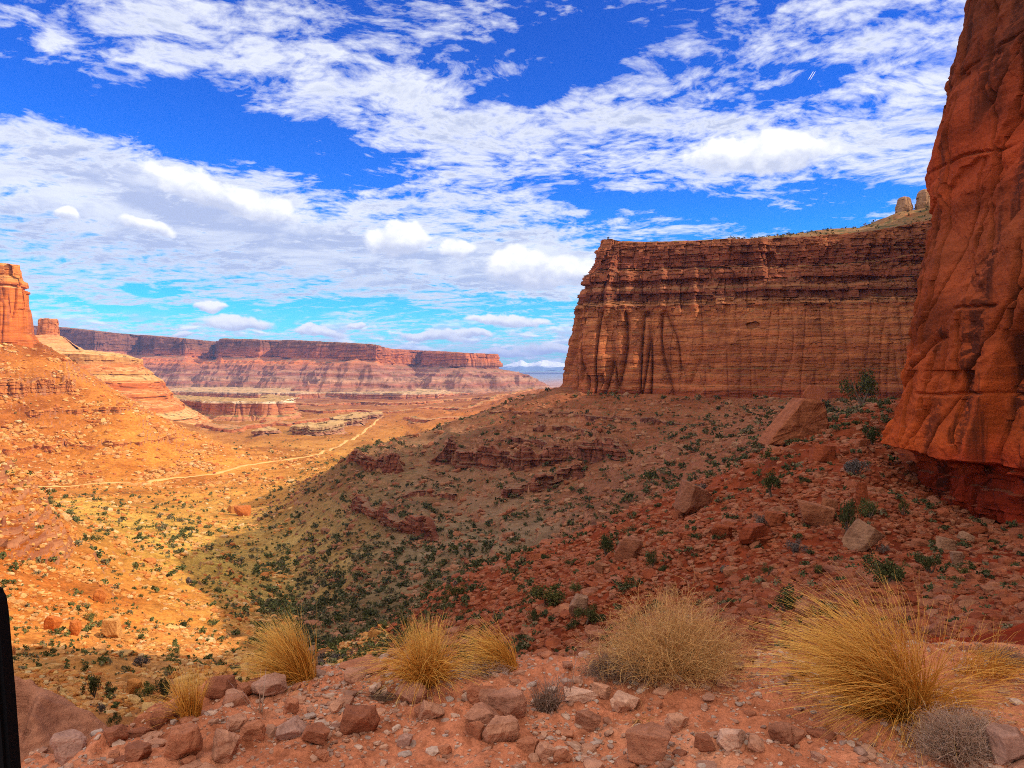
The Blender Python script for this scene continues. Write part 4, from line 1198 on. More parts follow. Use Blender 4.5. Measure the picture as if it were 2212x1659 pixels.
FORE = [  # u, v of the foot, width, height (photo reading), material, tilt, label
    (769, 1592, 80, 60, 0, 8, 'blocky brown rock with a dark left face, middle of the stony shelf'),
    (885, 1522, 70, 40, 0, 0, 'flat topped pitted rock below the upright middle grass tuft'),
    (920, 1558, 52, 44, 0, 25, 'leaning rock half buried just below the flat topped pitted rock'),
    (541, 1604, 54, 44, 0, -6, 'rounded pink brown rock left of the tilted grey slab'),
    (610, 1606, 62, 60, 2, 35, 'tilted greyish slab leaning on the dirt beside the rounded pink rock'),
    (677, 1608, 56, 40, 0, 10, 'wedge shaped rock right of the tilted grey slab'),
    (622, 1546, 34, 36, 0, 20, 'small dark sided triangular rock below the left tuft'),
    (728, 1543, 36, 28, 0, 0, 'small brown stone lying below the patch of grey pebbles'),
    (578, 1508, 76, 46, 0, 0, 'broad smooth rock at the shelf edge under the left tuft'),
    (471, 1505, 66, 38, 0, 5, 'ribbed flat rock at the shelf edge right of the small tuft'),
    (523, 1512, 34, 38, 0, 0, 'upright rock between the ribbed flat rock and the broad smooth rock'),
    (503, 1582, 44, 38, 0, 12, 'brown rock above and left of the rounded pink brown rock'),
    (466, 1662, 62, 54, 0, 22, 'pyramid shaped rock at the bottom edge right of the tall brown block'),
    (870, 1616, 30, 30, 2, 15, 'small grey brown stone with a split face right of the blocky rock'),
    (694, 1646, 30, 22, 0, 0, 'small round stone near the bottom edge under the wedge shaped rock'),
    (783, 1456, 104, 22, 0, 0, 'long low pinkish slab on the shelf edge behind the grey pebbles'),
    (1037, 1520, 62, 36, 0, 5, 'squat rock right of the middle tuft, behind the paired blocks'),
    (1100, 1554, 80, 66, 0, -6, 'large squared brown block left of the dead dark tuft'),
    (1037, 1566, 74, 48, 0, 12, 'smooth low rock in front of the squat rock and the squared block'),
    (1082, 1606, 78, 54, 0, 0, 'dark rounded block in front of the large squared block'),
    (1022, 1602, 46, 40, 0, 14, 'small pointed stone left of the dark rounded block'),
    (1256, 1520, 72, 26, 1, 0, 'thin pale flat stone lying right of the dead dark tuft'),
    (1298, 1508, 40, 28, 0, 10, 'small upright stone touching the thin pale flat stone'),
    (1350, 1536, 66, 36, 1, 10, 'pale sloping stone left of the flattened straw'),
    (1262, 1580, 54, 40, 0, 20, 'triangular stone with a dark side below the thin pale stone'),
    (1141, 1630, 48, 32, 0, 0, 'low brown stone right of the dark rounded block'),
    (1172, 1652, 40, 42, 0, 18, 'steep little stone near the bottom edge beside the low brown stone'),
    (1402, 1658, 98, 88, 0, 0, 'big salmon coloured rough rock at the bottom edge'),
    (1588, 1624, 68, 52, 1, -6, 'bright pinkish white rock left of the big grass tuft'),
    (1465, 1582, 50, 36, 0, 5, 'brown stone between the flattened straw and the pinkish white rock'),
    (1693, 1606, 60, 38, 0, 0, 'dark rock half under the big grass tuft'),
    (1523, 1626, 44, 34, 0, 8, 'dull brown stone between the salmon rock and the pinkish white rock'),
    (2190, 1656, 84, 84, 2, 0, 'lavender grey rock at the right edge below the bush'),
    (135, 1646, 74, 60, 2, 10, 'dull grey brown boulder beside the smooth sloping rock at lower left'),
    (395, 1655, 80, 86, 0, -8, 'tall square brown block at the bottom left of the shelf'),
    (348, 1570, 50, 46, 0, 14, 'slanted brown rock beside the foot of the small tuft'),
    (380, 1552, 42, 36, 0, 0, 'round dark rock touching the small tuft'),
    (295, 1598, 46, 20, 0, 5, 'flat thin stone on the edge left of the slanted rock'),
    (290, 1645, 58, 36, 0, 0, 'broken pink stones lump between the grey boulder and the tall block'),
    (1560, 1480, 46, 20, 0, 0, 'low stone poking out below the round tan bush'),
    (1215, 1648, 40, 26, 0, 0, 'small stone at the bottom edge left of the salmon rock'),
    (960, 1632, 30, 22, 0, 0, 'small brown stone at the bottom edge below the pointed stone'),
]
rngR = np.random.default_rng(5)
FM = [M_FORE, M_PALE, M_GREYROCK]
PLACED = []
for i, (u, v, w, h, mi, tilt, lab) in enumerate(FORE):
    x, y, z = at_shelf(u, min(v - 4, 1645))
    wm, hm = w / F * y * 1.05, h / F * y * 0.92
    p, f = rock_shape(rngR, 4, planes=6 + i % 5, rough=0.075, slab=1.0, round_=60)
    p = rotz(p, rngR.uniform(0, 6.28))
    lo, hi = p.min(0), p.max(0)
    p = (p - [(lo[0] + hi[0]) / 2, (lo[1] + hi[1]) / 2, lo[2]]) / (hi - lo) * [wm, wm * rngR.uniform(0.75, 0.95), hm]
    t = math.radians(tilt)
    p = p @ np.array([[math.cos(t), 0, -math.sin(t)], [0, 1, 0], [math.sin(t), 0, math.cos(t)]])
    p[:, 2] -= p[:, 2].min() + 0.22 * hm
    o = mesh_np('rock', p, f, FM[mi], False)
    o.location = (x, y + wm * 0.2, z)
    tag(o, lab, 'rock', 'rocks lying on the foreground shelf')
    PLACED.append((x, y, wm))

for k in range(75):
    while True:
        x, y = rngR.uniform(-2.4, 3.0), rngR.uniform(3.1, 4.5)
        if y < np.interp(x, _ex, _ey) and abs((x + 0.1)) < 0.72 * y:
            break
    sz = rngR.uniform(0.05, 0.12)
    p, f = rock_shape(rngR, 2, planes=7, rough=0.03, slab=rngR.uniform(0.5, 0.9), round_=40)
    o = mesh_np('stone', rotz(p * sz, rngR.uniform(0, 6.28)), f, M_FORE, False)
    o.location = (x, y, float(shelf_z(x, y, False)) - 0.2 * sz)
    tag(o, 'fist sized reddish stone among the pebbles of the dirt shelf', 'stone', 'fist sized stones on the dirt shelf')

# the big smooth rock at lower left
bx, by = np.meshgrid(np.linspace(-3.7, -1.95, 150), np.linspace(3.15, 4.45, 110))
top = np.interp(bx, [-3.7, -2.9, -2.6, -2.405, -2.26, -2.12, -2.05], [-1.50, -1.53, -1.60, -1.70, -1.81, -1.90, -1.99])
far_e = 4.02 + 0.10 * fbm(bx / 0.5, bx * 0, 3, 981)
near_e = 3.42 + 0.06 * fbm(bx / 0.4, bx * 0, 2, 983)
rgt = -2.10 + 0.08 * fbm(by / 0.4, by * 0, 2, 985)
bz = top + 0.045 * fbm(bx / 0.5, by / 0.35, 3, 987) + 0.012 * fbm(bx / 0.08, by / 0.08, 3, 989) - 0.10 * sstep(3.75, 3.45, by)
bz -= 0.16 * sstep(0.02, 0.10, -2.42 - bx - 0.5 * (by - 3.9) + 0.04 * fbm(by / 0.2, bx / 0.2, 2, 991)) * sstep(3.70, 3.76, by + 0.2 * (bx + 2.6)) * sstep(4.02, 3.9, by)
bz -= 1.3 * np.clip(by - far_e, 0, 1) ** 0.8 + 0.8 * np.clip(near_e - by, 0, 1) ** 0.8 + 1.2 * np.clip(bx - rgt, 0, 1) ** 0.8
o = mesh_np('boulder', np.stack([bx, by, bz], -1).reshape(-1, 3), grid_faces(110, 150), M_FORE, True)
tag(o, 'large smooth pink rock sloping into the lower left corner', 'boulder')


# pebbles and gravel on the shelf
def scatter_mesh(name, items, subd, mat, n_proto, seed, slab=(0.4, 0.85), planes=6):
    """items: (x, y, z, size); merged into one mesh with a random tone per rock"""
    rng = np.random.default_rng(seed)
    protos = [rock_shape(rng, subd, planes, 0.0, rng.uniform(*slab), 30) for _ in range(n_proto)]
    V, Fc, R = [], [], []
    n0 = 0
    small = [rock_shape(rng, 0, planes, 0.0, rng.uniform(*slab), 30) for _ in range(n_proto)]
    for x, y, z, s in items:
        p, f = (protos if s / max(y, 1) * F > 8 else small)[rng.integers(n_proto)]
        q = p * s
        ta = rng.normal(0, 0.35)
        q = q @ np.array([[math.cos(ta), 0, -math.sin(ta)], [0, 1, 0], [math.sin(ta), 0, math.cos(ta)]])
        q = rotz(q, rng.uniform(0, 6.28)) + [x, y, z - 0.2 * s]
        V.append(q)
        Fc.append(f + n0)
        R.append(np.full(len(q), rng.random()))
        n0 += len(q)
    return mesh_np(name, np.concatenate(V), np.concatenate(Fc), mat, False, {'rnd': np.concatenate(R)})


rg = np.random.default_rng(21)
items = []
while len(items) < 8500:
    x, y = rg.uniform(-2.9, 3.5), rg.uniform(2.95, 4.7)
    if y > np.interp(x, _ex, _ey) + 0.1:
        continue
    dens = 0.25 + 0.75 * sstep(0.0, 0.5, float(fbm(x / 0.6, y / 0.6, 2, 951)))
    dens += 2.0 * math.exp(-((x + 0.85) / 0.28) ** 2 - ((y - 3.95) / 0.4) ** 2)
    if rg.random() > dens:
        continue
    s = 0.010 * (1 - rg.random()) ** -0.55
    if s > 0.075:
        continue
    items.append((x, y, s))
xy = np.array(items)
zz = shelf_z(xy[:, 0], xy[:, 1])
o = scatter_mesh('gravel', [(a, b, c, d) for (a, b, d), c in zip(xy, zz)], 1, M_PEB, 14, 22)
tag(o, 'loose pebbles and gravel strewn over the dirt shelf', 'gravel', kind='stuff')


# course of the dirt road, needed to keep stones off it
TR = [(60, 1054), (100, 1052), (170, 1049), (230, 1046), (330, 1039), (430, 1031), (470, 1021), (520, 1008), (560, 1001), (600, 996), (650, 990), (685, 984), (715, 970), (745, 957), (772, 943), (792, 925), (812, 910), (828, 899)]
tp = np.array([hit(u, v, 700, 3500) for u, v in TR])
L = np.concatenate([[0], np.cumsum(np.hypot(*np.diff(tp[:, :2], axis=0).T))])
sl = np.linspace(0, L[-1], 700)
cx = np.stack([np.interp(sl, L, tp[:, k]) for k in range(2)], -1)
for k in range(2):
    cx[:, k] = np.convolve(np.pad(cx[:, k], 15, mode='edge'), np.ones(31) / 31, 'valid')
tn = np.gradient(cx, axis=0)
tn /= np.linalg.norm(tn, axis=1, keepdims=True)
nn = np.stack([-tn[:, 1], tn[:, 0]], -1)


def off_track(x, y, r):
    d = np.full(len(x), 1e9)
    for q in cx[::6]:
        d = np.minimum(d, np.hypot(x - q[0], y - q[1]))
    return d > r


# boulders on the slopes -------------------------------------------------------
YM_U = [1200, 1236, 1300, 1500, 1700, 1900, 2100]
YM_Y = [625, 608, 596, 577, 562, 553, 548]


def seen(u, y, ztop):
    j = np.clip(np.searchsorted(TU, u), 0, NC - 1)
    i = np.clip(np.searchsorted(TY, y) - 3, 0, NR - 1)
    ok = ztop / y > HORIZ[i, j]
    ok &= ~((u > 1200) & (y > np.interp(u, YM_U, YM_Y) - 4))
    ok &= ~((u > 1935) & (y > 64))
    fy = y > 650
    if fy.any():
        ok[fy] &= off_track((u[fy] - U0) / F * y[fy], y[fy], 11.0)
    return ok & (u > -30) & (u < 2240)


def zone(u, y):
    if y < 140 and u > 840 or (u > 700 and y < 60):
        return 'near'
    if y > 880:
        return 'far'
    if u > 640 and y > 140 or (u > 540 and 560 < y < 700):
        return 'mid'
    if y > 270:
        return 'floor'
    return 'left'


def scatter(n, size_fn, dens_fn, seed, minpx=2.0):
    """random spots spread evenly over the picture's depth range; returns u, y, x, z, size of those the photo could show"""
    rng = np.random.default_rng(seed)
    u = rng.uniform(-30, 2240, n)
    y = np.exp(rng.uniform(math.log(9), math.log(2600), n))
    s = size_fn(rng, n, u, y)
    x = (u - U0) / F * y
    z = zat(x, y)
    keep = (rng.random(n) < dens_fn(u, y, x)) & seen(u, y, z + s * 0.6) & (s / y * F > minpx)
    return u[keep], y[keep], x[keep], z[keep], s[keep]


def rock_sizes(rng, n, u, y):
    s = 0.27 * (1 - rng.random(n)) ** -0.72 * (1 + 0.9 * sstep(140, 300, y))
    return np.minimum(np.minimum(s, 5.0), np.where(rng.random(n) < 0.06, 36, 15) / F * y)


def rock_dens(u, y, x):
    c = sstep(-0.5, 0.5, fbm(x / 20, y / 20, 3, 961))
    c = np.maximum(c, 1.2 * np.exp(-((u - 30) / 130) ** 2 - ((np.log(y) - math.log(225)) / 0.3) ** 2))
    return np.where((u > 700) & (y < 140), 0.22 + 0.5 * c, 0.05 + 0.95 * c ** 2) * np.where(y > 880, 0.8, 1.0) * np.where((y > 880) & (u > 560), 0.35, 1.0)


ru, ry, rx, rz_, rs = scatter(260000, rock_sizes, rock_dens, 31, 2.4)
_r2 = np.random.default_rng(33)
_n2 = 90000
_u2, _y2 = _r2.uniform(-30, 700, _n2), _r2.uniform(860, 1320, _n2)
_s2 = np.minimum(1.0 * (1 - _r2.random(_n2)) ** -0.6, 8.5)
_x2 = (_u2 - U0) / F * _y2
_z2 = zat(_x2, _y2)
_k2 = seen(_u2, _y2, _z2 + 0.6 * _s2) & (_s2 / _y2 * F > 2.2) & (_r2.random(_n2) < 0.75 * (0.06 + 0.94 * sstep(-0.3, 0.6, fbm(_x2 / 60, _y2 / 60, 3, 963)) ** 2) * np.where(_u2 > 480, 0.3, 1.0))
ru, ry, rx, rz_, rs = [np.concatenate([a, b[_k2]]) for a, b in ((ru, _u2), (ry, _y2), (rx, _x2), (rz_, _z2), (rs, _s2))]
px = rs / ry * F
order = np.argsort(-px)
print('rocks visible', len(order), 'px of 220th', px[order[min(219, len(order) - 1)]])
ROCK_LABEL = {
    'near': ('reddish boulder on the near red slope under the dark wall', 'boulders on the near red slope'),
    'mid': ('brown boulder on the shaded slope below the big mesa', 'boulders on the shaded middle slope'),
    'floor': ('pale boulder on the sunlit canyon floor', 'boulders on the sunlit canyon floor'),
    'left': ('orange boulder on the sunlit slope at the lower left', 'boulders on the sunlit left slope'),
    'far': ('pale block on the far orange slope under the left mesa', 'blocks on the far orange slope')}
rngB = np.random.default_rng(41)
PROTO = []
for k in range(12):
    p, f = rock_shape(rngB, 3, 6 + k % 4, 0.04, rngB.uniform(0.45, 0.95), 45)
    PROTO.append([mesh_np('boulder', p, f, m, False, link=False) for m in (M_BOULD, M_SUNROCK, M_BOULD_RED)])
NB = 215
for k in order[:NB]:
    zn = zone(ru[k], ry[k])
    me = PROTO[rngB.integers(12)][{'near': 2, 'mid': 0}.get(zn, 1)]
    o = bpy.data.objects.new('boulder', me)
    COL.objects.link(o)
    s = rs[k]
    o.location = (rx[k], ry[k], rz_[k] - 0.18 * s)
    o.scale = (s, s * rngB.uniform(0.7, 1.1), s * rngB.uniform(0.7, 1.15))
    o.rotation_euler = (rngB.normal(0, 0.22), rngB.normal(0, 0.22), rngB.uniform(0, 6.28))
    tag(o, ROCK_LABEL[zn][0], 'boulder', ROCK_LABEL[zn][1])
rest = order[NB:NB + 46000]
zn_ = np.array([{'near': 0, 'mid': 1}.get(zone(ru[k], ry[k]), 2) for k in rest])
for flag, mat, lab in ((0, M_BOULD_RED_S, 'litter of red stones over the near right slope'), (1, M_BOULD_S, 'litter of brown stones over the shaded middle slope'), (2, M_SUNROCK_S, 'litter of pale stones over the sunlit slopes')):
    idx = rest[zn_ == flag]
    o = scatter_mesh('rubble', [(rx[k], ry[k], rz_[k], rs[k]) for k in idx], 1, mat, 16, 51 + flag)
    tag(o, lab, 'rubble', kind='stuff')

# boulders the photo singles out (u, v of the foot, width, height, tilt, label)
BIG = [
    (1777, 1003, 54, 42, 5, 0, 'squarish orange boulder on the near slope left of the wall corner'),
    (1865, 968, 34, 20, 0, 0, 'bright orange flat boulder close to the wall corner beside a dark bush'),
    (1849, 1192, 64, 66, 35, 0, 'large grey brown slab leaning on the slope below the wall'),
    (1863, 1096, 24, 58, 0, 0, 'narrow upright red rock pillar on the near slope'),
    (1757, 1142, 84, 54, 12, 0, 'broad reddish boulder left of the leaning grey slab'),
    (1675, 1136, 42, 30, 5, 0, 'sharp edged boulder upslope of the overhanging pair'),
    (1632, 1182, 66, 42, -8, 0, 'boulder with a dark hollow beneath it on the near slope'),
    (1790, 1112, 40, 32, 8, 0, 'tan boulder above the broad reddish boulder'),
    (2047, 1192, 44, 26, 12, 0, 'pale flat block at the foot of the recessed wall'),
    (2085, 1178, 34, 20, 30, 0, 'thin plank shaped block beside the pale flat block under the wall'),
    (2070, 1225, 26, 34, 0, 0, 'small standing block below the pale flat block'),
    (1728, 952, 128, 92, 28, 0, 'great brown fin of rock leaning on the ridge of the near slope'),
    (1762, 872, 62, 38, 8, 0, 'flat capstone perched above the great leaning fin'),
    (1488, 1118, 76, 62, 25, 0, 'wedge shaped slab standing on the crest of the near slope'),
    (1355, 1212, 56, 50, 6, 0, 'tall tan block beside bushes on the near red slope'),
    (1246, 1337, 42, 50, 10, 0, 'rounded tan boulder behind the dark round bush'),
    (1300, 1240, 36, 20, 8, 0, 'low flat boulder below the tall tan block'),
    (1560, 1165, 46, 30, 10, 0, 'flat brown boulder in the middle of the near slope'),
    (1440, 1300, 30, 34, 30, 0, 'narrow slanting slab above the round tan bush'),
    (1475, 975, 22, 16, 0, 1, 'whitish boulder on the shaded slope below the big mesa wall'),
    (700, 1155, 18, 13, 0, 1, 'pale egg shaped boulder on bare red soil in the valley'),
    (520, 1115, 34, 22, 0, 2, 'pile topped cream boulder on the sunlit canyon floor'),
    (502, 1108, 26, 18, 0, 2, 'orange boulder touching the cream one on the canyon floor'),
    (283, 1505, 36, 32, 6, 2, 'squared orange boulder between the green bushes at lower left'),
    (238, 1380, 40, 46, 0, 2, 'big orange boulder standing on the lower left slope'),
    (105, 1360, 34, 32, 15, 2, 'pointed orange boulder near the black mirror'),
    (160, 1375, 26, 30, 0, 2, 'split orange boulder right of the pointed one'),
    (215, 1300, 30, 26, 0, 2, 'rounded tan boulder on the middle of the sunlit left slope'),
]
for (u, v, w, h, tilt, mi, lab) in BIG:
    x, y, z = hit(u, v, 8)
    wm, hm = w / F * y, h / F * y * 1.1
    if lab.startswith('great brown fin'):
        out_ = [(-0.55, -0.02), (-0.36, 0.30), (-0.12, 0.66), (0.10, 0.98), (0.44, 0.90), (0.50, 0.42), (0.46, -0.02)]
        ns, nt = 60, 26
        ang_ = np.linspace(0, 1, ns)
        oo = np.array(out_ + out_[:1])
        ll = np.concatenate([[0], np.cumsum(np.hypot(*np.diff(oo, axis=0).T))])
        ring_ = np.stack([np.interp(ang_ * ll[-1], ll, oo[:, k]) for k in (0, 1)], -1)
        vv, ff = [], []
        lay = [(-0.30, 0.0), (-0.30, 0.5), (-0.29, 0.93), (-0.26, 1.0), (0.26, 1.0), (0.30, 0.9), (0.30, 0.0)]
        cen = ring_.mean(0)
        for yy_, k in lay:
            q_ = cen + (ring_ - cen) * k
            vv.append(np.stack([q_[:, 0], np.full(ns, yy_) + 0.04 * fbm(q_[:, 0] * 4, q_[:, 1] * 4, 3, 77), q_[:, 1] + 0.02 * fbm(q_[:, 0] * 9, q_[:, 1] * 9 + yy_, 2, 78)], -1))
        p = np.concatenate(vv) * [wm, wm, hm]
        fq = grid_faces(len(lay), ns)
        f = np.concatenate([fq[:, [0, 1, 2]], fq[:, [0, 2, 3]]])
        p[:, 2] -= 0.10 * hm
        o = mesh_np('boulder', p, f, M_BOULD_RED, False)
        o.location = (x, y + 0.3 * wm, z)
        tag(o, lab, 'boulder')
        continue
    p, f = rock_shape(rngB, 4, 7, 0.04, 1.0, 45)
    p = rotz(p, rngB.uniform(0, 6.28))
    lo, hi = p.min(0), p.max(0)
    p = (p - [(lo[0] + hi[0]) / 2, (lo[1] + hi[1]) / 2, lo[2]]) / (hi - lo) * [wm, wm * 0.8, hm]
    t = math.radians(tilt)
    p = p @ np.array([[math.cos(t), 0, -math.sin(t)], [0, 1, 0], [math.sin(t), 0, math.cos(t)]])
    p[:, 2] -= p[:, 2].min() + 0.15 * hm
    o = mesh_np('boulder', p, f, (M_SUNROCK if mi == 2 else M_BOULD_RED if 'capstone' in lab else M_BOULD_TAN if (' pale ' in ' ' + lab or lab.startswith('large grey') or 'whitish' in lab) else M_BOULD if 'tan' in lab else M_BOULD_RED if y < 140 else M_BOULD), False)
    o.location = (x, y + 0.2 * wm, z)
    tag(o, lab, 'boulder')


# spires on the mesa skyline
M_SPIRE = rock_mat('spire_rock', [(.34, .19, .11), (.40, .23, .13)], None, 0.25, 0.4)
for (u, vb, vt, w, lab) in ((1953, 472, 424, 34, 'leftmost slim rock spire on the mesa skyline'), (1997, 466, 408, 36, 'middle blunt rock spire on the mesa skyline'),
                            (2030, 462, 396, 48, 'tallest broad rock spire on the skyline against the near wall')):
    y = 640.0
    x = (u - U0) / F * y
    zb, zt, wm = (V0 - vb) / F * y, (V0 - vt) / F * y, w / F * y
    th = np.linspace(0, 2 * math.pi, 60)
    hh = np.linspace(0, 1, 70)
    TH, HH = np.meshgrid(th, hh)
    rad = wm / 2 * np.interp(HH, [0, 0.5, 0.85, 0.95, 1.0], [1.12, 1.0, 0.82, 0.55, 0.0])
    b2, l2 = blocks(TH * 6 + u, HH * (zt - zb), 3.0, 3.2, 61)
    per = fbm(np.cos(TH) * 1.2 + u, np.sin(TH) * 1.2 + HH * 1.5, 3, 63)
    rad = rad * (1 + 0.10 * l2 + 0.05 * b2 + 0.22 * per)
    rad[:, -1] = rad[:, 0]
    pts = np.stack([rad * np.cos(TH), rad * np.sin(TH), HH * (zt - zb + 4)], -1)
    o = mesh_np('rock_spire', pts.reshape(-1, 3), grid_faces(70, 60), M_SPIRE, False)
    o.location = (x, y, zb - 4)
    tag(o, lab, 'rock spire', 'spires on the mesa skyline')


# ------------------------------------------------------------------ shrubs
def clump(rng, n, lobes=6, leaf=0.11, flat=0.75):
    """a shrub crown: many leaf-sized faces spread through several lobes; unit width"""
    c = rng.normal(size=(lobes, 3)) * [0.26, 0.26, 0.16]
    c[:, 2] = np.abs(c[:, 2]) + 0.22
    r = rng.uniform(0.14, 0.28, lobes)
    k = rng.integers(lobes, size=n)
    d = rng.normal(size=(n, 3))
    d /= np.linalg.norm(d, axis=1, keepdims=True)
    p = c[k] + d * (r[k] * rng.random(n) ** 0.45)[:, None]
    p[:, 2] = np.maximum(p[:, 2] * flat / 0.75, 0.01)
    a = rng.normal(size=(n, 3))
    a /= np.linalg.norm(a, axis=1, keepdims=True)
    b = np.cross(a, rng.normal(size=(n, 3)))
    b /= np.linalg.norm(b, axis=1, keepdims=True)
    sz = leaf * rng.uniform(0.5, 1.3, n)[:, None]
    q = np.stack([p - a * sz, p + b * sz * 0.6, p + a * sz, p - b * sz * 0.6], 1).reshape(-1, 3)
    f = np.arange(4 * n).reshape(n, 4)
    return q, f, np.repeat(rng.random(n), 4)


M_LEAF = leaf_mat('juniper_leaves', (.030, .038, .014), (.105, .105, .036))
M_LEAFSUN = leaf_mat('sunlit_shrub_leaves', (.05, .065, .02), (.20, .19, .065))  # lighter olive leaves, some of the sunlight put into the colour
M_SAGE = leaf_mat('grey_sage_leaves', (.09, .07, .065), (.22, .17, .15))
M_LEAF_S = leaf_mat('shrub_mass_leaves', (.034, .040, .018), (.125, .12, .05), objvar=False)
M_LEAFSUN_S = leaf_mat('sunlit_shrub_mass_leaves', (.05, .065, .02), (.20, .19, .065), objvar=False)  # lit twin of the shrub mass, olive with sunlight put into the colour
m_, g_ = new_mat('bark')
pos_ = g_.n('ShaderNodeNewGeometry').outputs['Position']
finish(g_, g_.mix(g_.noise(g_.mapping(pos_, scale=(1, 1, 0.2)), 30.0), (.08, .05, .035), (.22, .15, .11)), 0.9)
M_BARK = m_
rngS = np.random.default_rng(71)
SH = {k: [] for k in ('dark', 'sun', 'sage')}
for k, m in (('dark', M_LEAF), ('sun', M_LEAFSUN), ('sage', M_SAGE)):
    for _ in range(5):
        q, f, r = clump(rngS, 520, 7, 0.055, rngS.uniform(0.6, 0.95))
        SH[k].append(mesh_np('shrub', q, f, m, False, {'rnd': r}, link=False))


def shrub_sizes(rng, n, u, y):
    return np.minimum(np.minimum(0.48 * (1 - rng.random(n)) ** -0.52 * (1 + 1.9 * sstep(100, 320, y)), 5.5), 28 / F * y)


def shrub_dens(u, y, x):
    c = sstep(-0.35, 0.45, fbm(x / 45, y / 45, 3, 971))
    d = np.full_like(u, 0.42)
    gully = np.exp(-((u - 690) / 170) ** 2 - ((np.log(y) - math.log(260)) / 0.55) ** 2)
    d = d * (0.4 + c) + 0.9 * gully
    d = d * np.where((u < 560) & (y < 320), 0.22, 1.0) * np.where((u < 560) & (y > 320), 0.6, 1.0) * np.where((y > 900) & (u < 480), 0.25, 1.0)
    d = d * np.where((u > 1150) & (y < 130), 0.42, 1.0) * (0.10 + 0.90 * sstep(15, 110, y))
    d = d * np.where((y > 140) & (y < 640) & (u > 600), 0.75, 1.0)
    return d


su, sy, sx, sz, ss = scatter(90000, shrub_sizes, shrub_dens, 81, 2.6)
px = ss / sy * F
order = np.argsort(-px)
print('shrubs visible', len(order), 'px of 240th', px[order[min(239, len(order) - 1)]])
SHRUB_LABEL = {
    'near': ('small dark green bush among stones on the near red slope', 'bushes on the near red slope'),
    'mid': ('small dark green juniper bush on the shaded slope below the big mesa', 'bushes on the shaded middle slope'),
    'floor': ('olive green bush on the canyon floor', 'bushes on the canyon floor'),
    'left': ('dusty green bush on the sunlit slope at the lower left', 'bushes on the sunlit left slope'),
    'far': ('tiny bush dotting the far orange flats', 'bushes on the far flats')}
NSH = 240
for k in order[:NSH]:
    zn = zone(su[k], sy[k])
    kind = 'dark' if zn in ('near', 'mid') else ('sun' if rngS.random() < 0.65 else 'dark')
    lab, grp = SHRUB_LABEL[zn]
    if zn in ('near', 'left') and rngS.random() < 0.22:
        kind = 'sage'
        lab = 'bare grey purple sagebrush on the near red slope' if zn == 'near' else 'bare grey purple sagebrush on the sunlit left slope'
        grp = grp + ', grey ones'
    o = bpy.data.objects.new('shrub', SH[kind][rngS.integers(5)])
    COL.objects.link(o)
    s = ss[k]
    o.location = (sx[k], sy[k], sz[k] - 0.05 * s)
    o.scale = (s, s, s * rngS.uniform(0.75, 1.15))
    o.rotation_euler = (0, 0, rngS.uniform(0, 6.28))
    tag(o, lab, 'shrub', grp)


def shrub_mass(name, pts, mat, n, seed, label):
    rng = np.random.default_rng(seed)
    pr = [clump(rng, n, 4, 0.13) for _ in range(10)]
    V, Fc, R, n0 = [], [], [], 0
    for x, y, z, s in pts:
        q, f, r = pr[rng.integers(10)]
        q = rotz(q * s, rng.uniform(0, 6.28)) + [x, y, z - 0.05 * s]
        V.append(q)
        Fc.append(f + n0)
        R.append(np.clip(r * 0.62 + (0.38 * rng.random() if rng.random() > 0.22 else 0.95), 0, 1.5))
        n0 += len(q)
    o = mesh_np(name, np.concatenate(V), np.concatenate(Fc), mat, False, {'rnd': np.concatenate(R)})
    tag(o, label, 'scrub', kind='stuff')
    return o


rest = order[NSH:NSH + 9000]
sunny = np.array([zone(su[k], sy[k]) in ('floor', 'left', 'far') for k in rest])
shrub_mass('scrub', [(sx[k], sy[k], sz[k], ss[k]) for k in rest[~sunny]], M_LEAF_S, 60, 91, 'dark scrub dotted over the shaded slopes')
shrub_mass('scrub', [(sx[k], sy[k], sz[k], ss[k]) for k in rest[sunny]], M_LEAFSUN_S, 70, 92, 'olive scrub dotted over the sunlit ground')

# scrub on the mesa top
X, Y, Z, over = MASS_TOP
rows = np.where(over)[0]
pts = []
base_r = rows[0] - 1
while len(pts) < 620:
    i, j, t = rngS.choice(rows[:-1]), rngS.integers(X.shape[1]), rngS.random()
    x_, y_, z_ = [A[i, j] * (1 - t) + A[i + 1, j] * t for A in (X, Y, Z)]
    back = math.hypot(x_ - X[base_r, j], y_ - Y[base_r, j])
    u = U0 + F * x_ / max(y_, 1)
    if 1280 < u < 2080 and back < 130 and rngS.random() < (0.08 if u < 1540 else 1.0):
        pts.append((x_, y_, z_, rngS.uniform(1.0, 3.2)))
shrub_mass('scrub', pts, M_LEAF_S, 60, 93, 'dark scrub along the top of the big mesa')

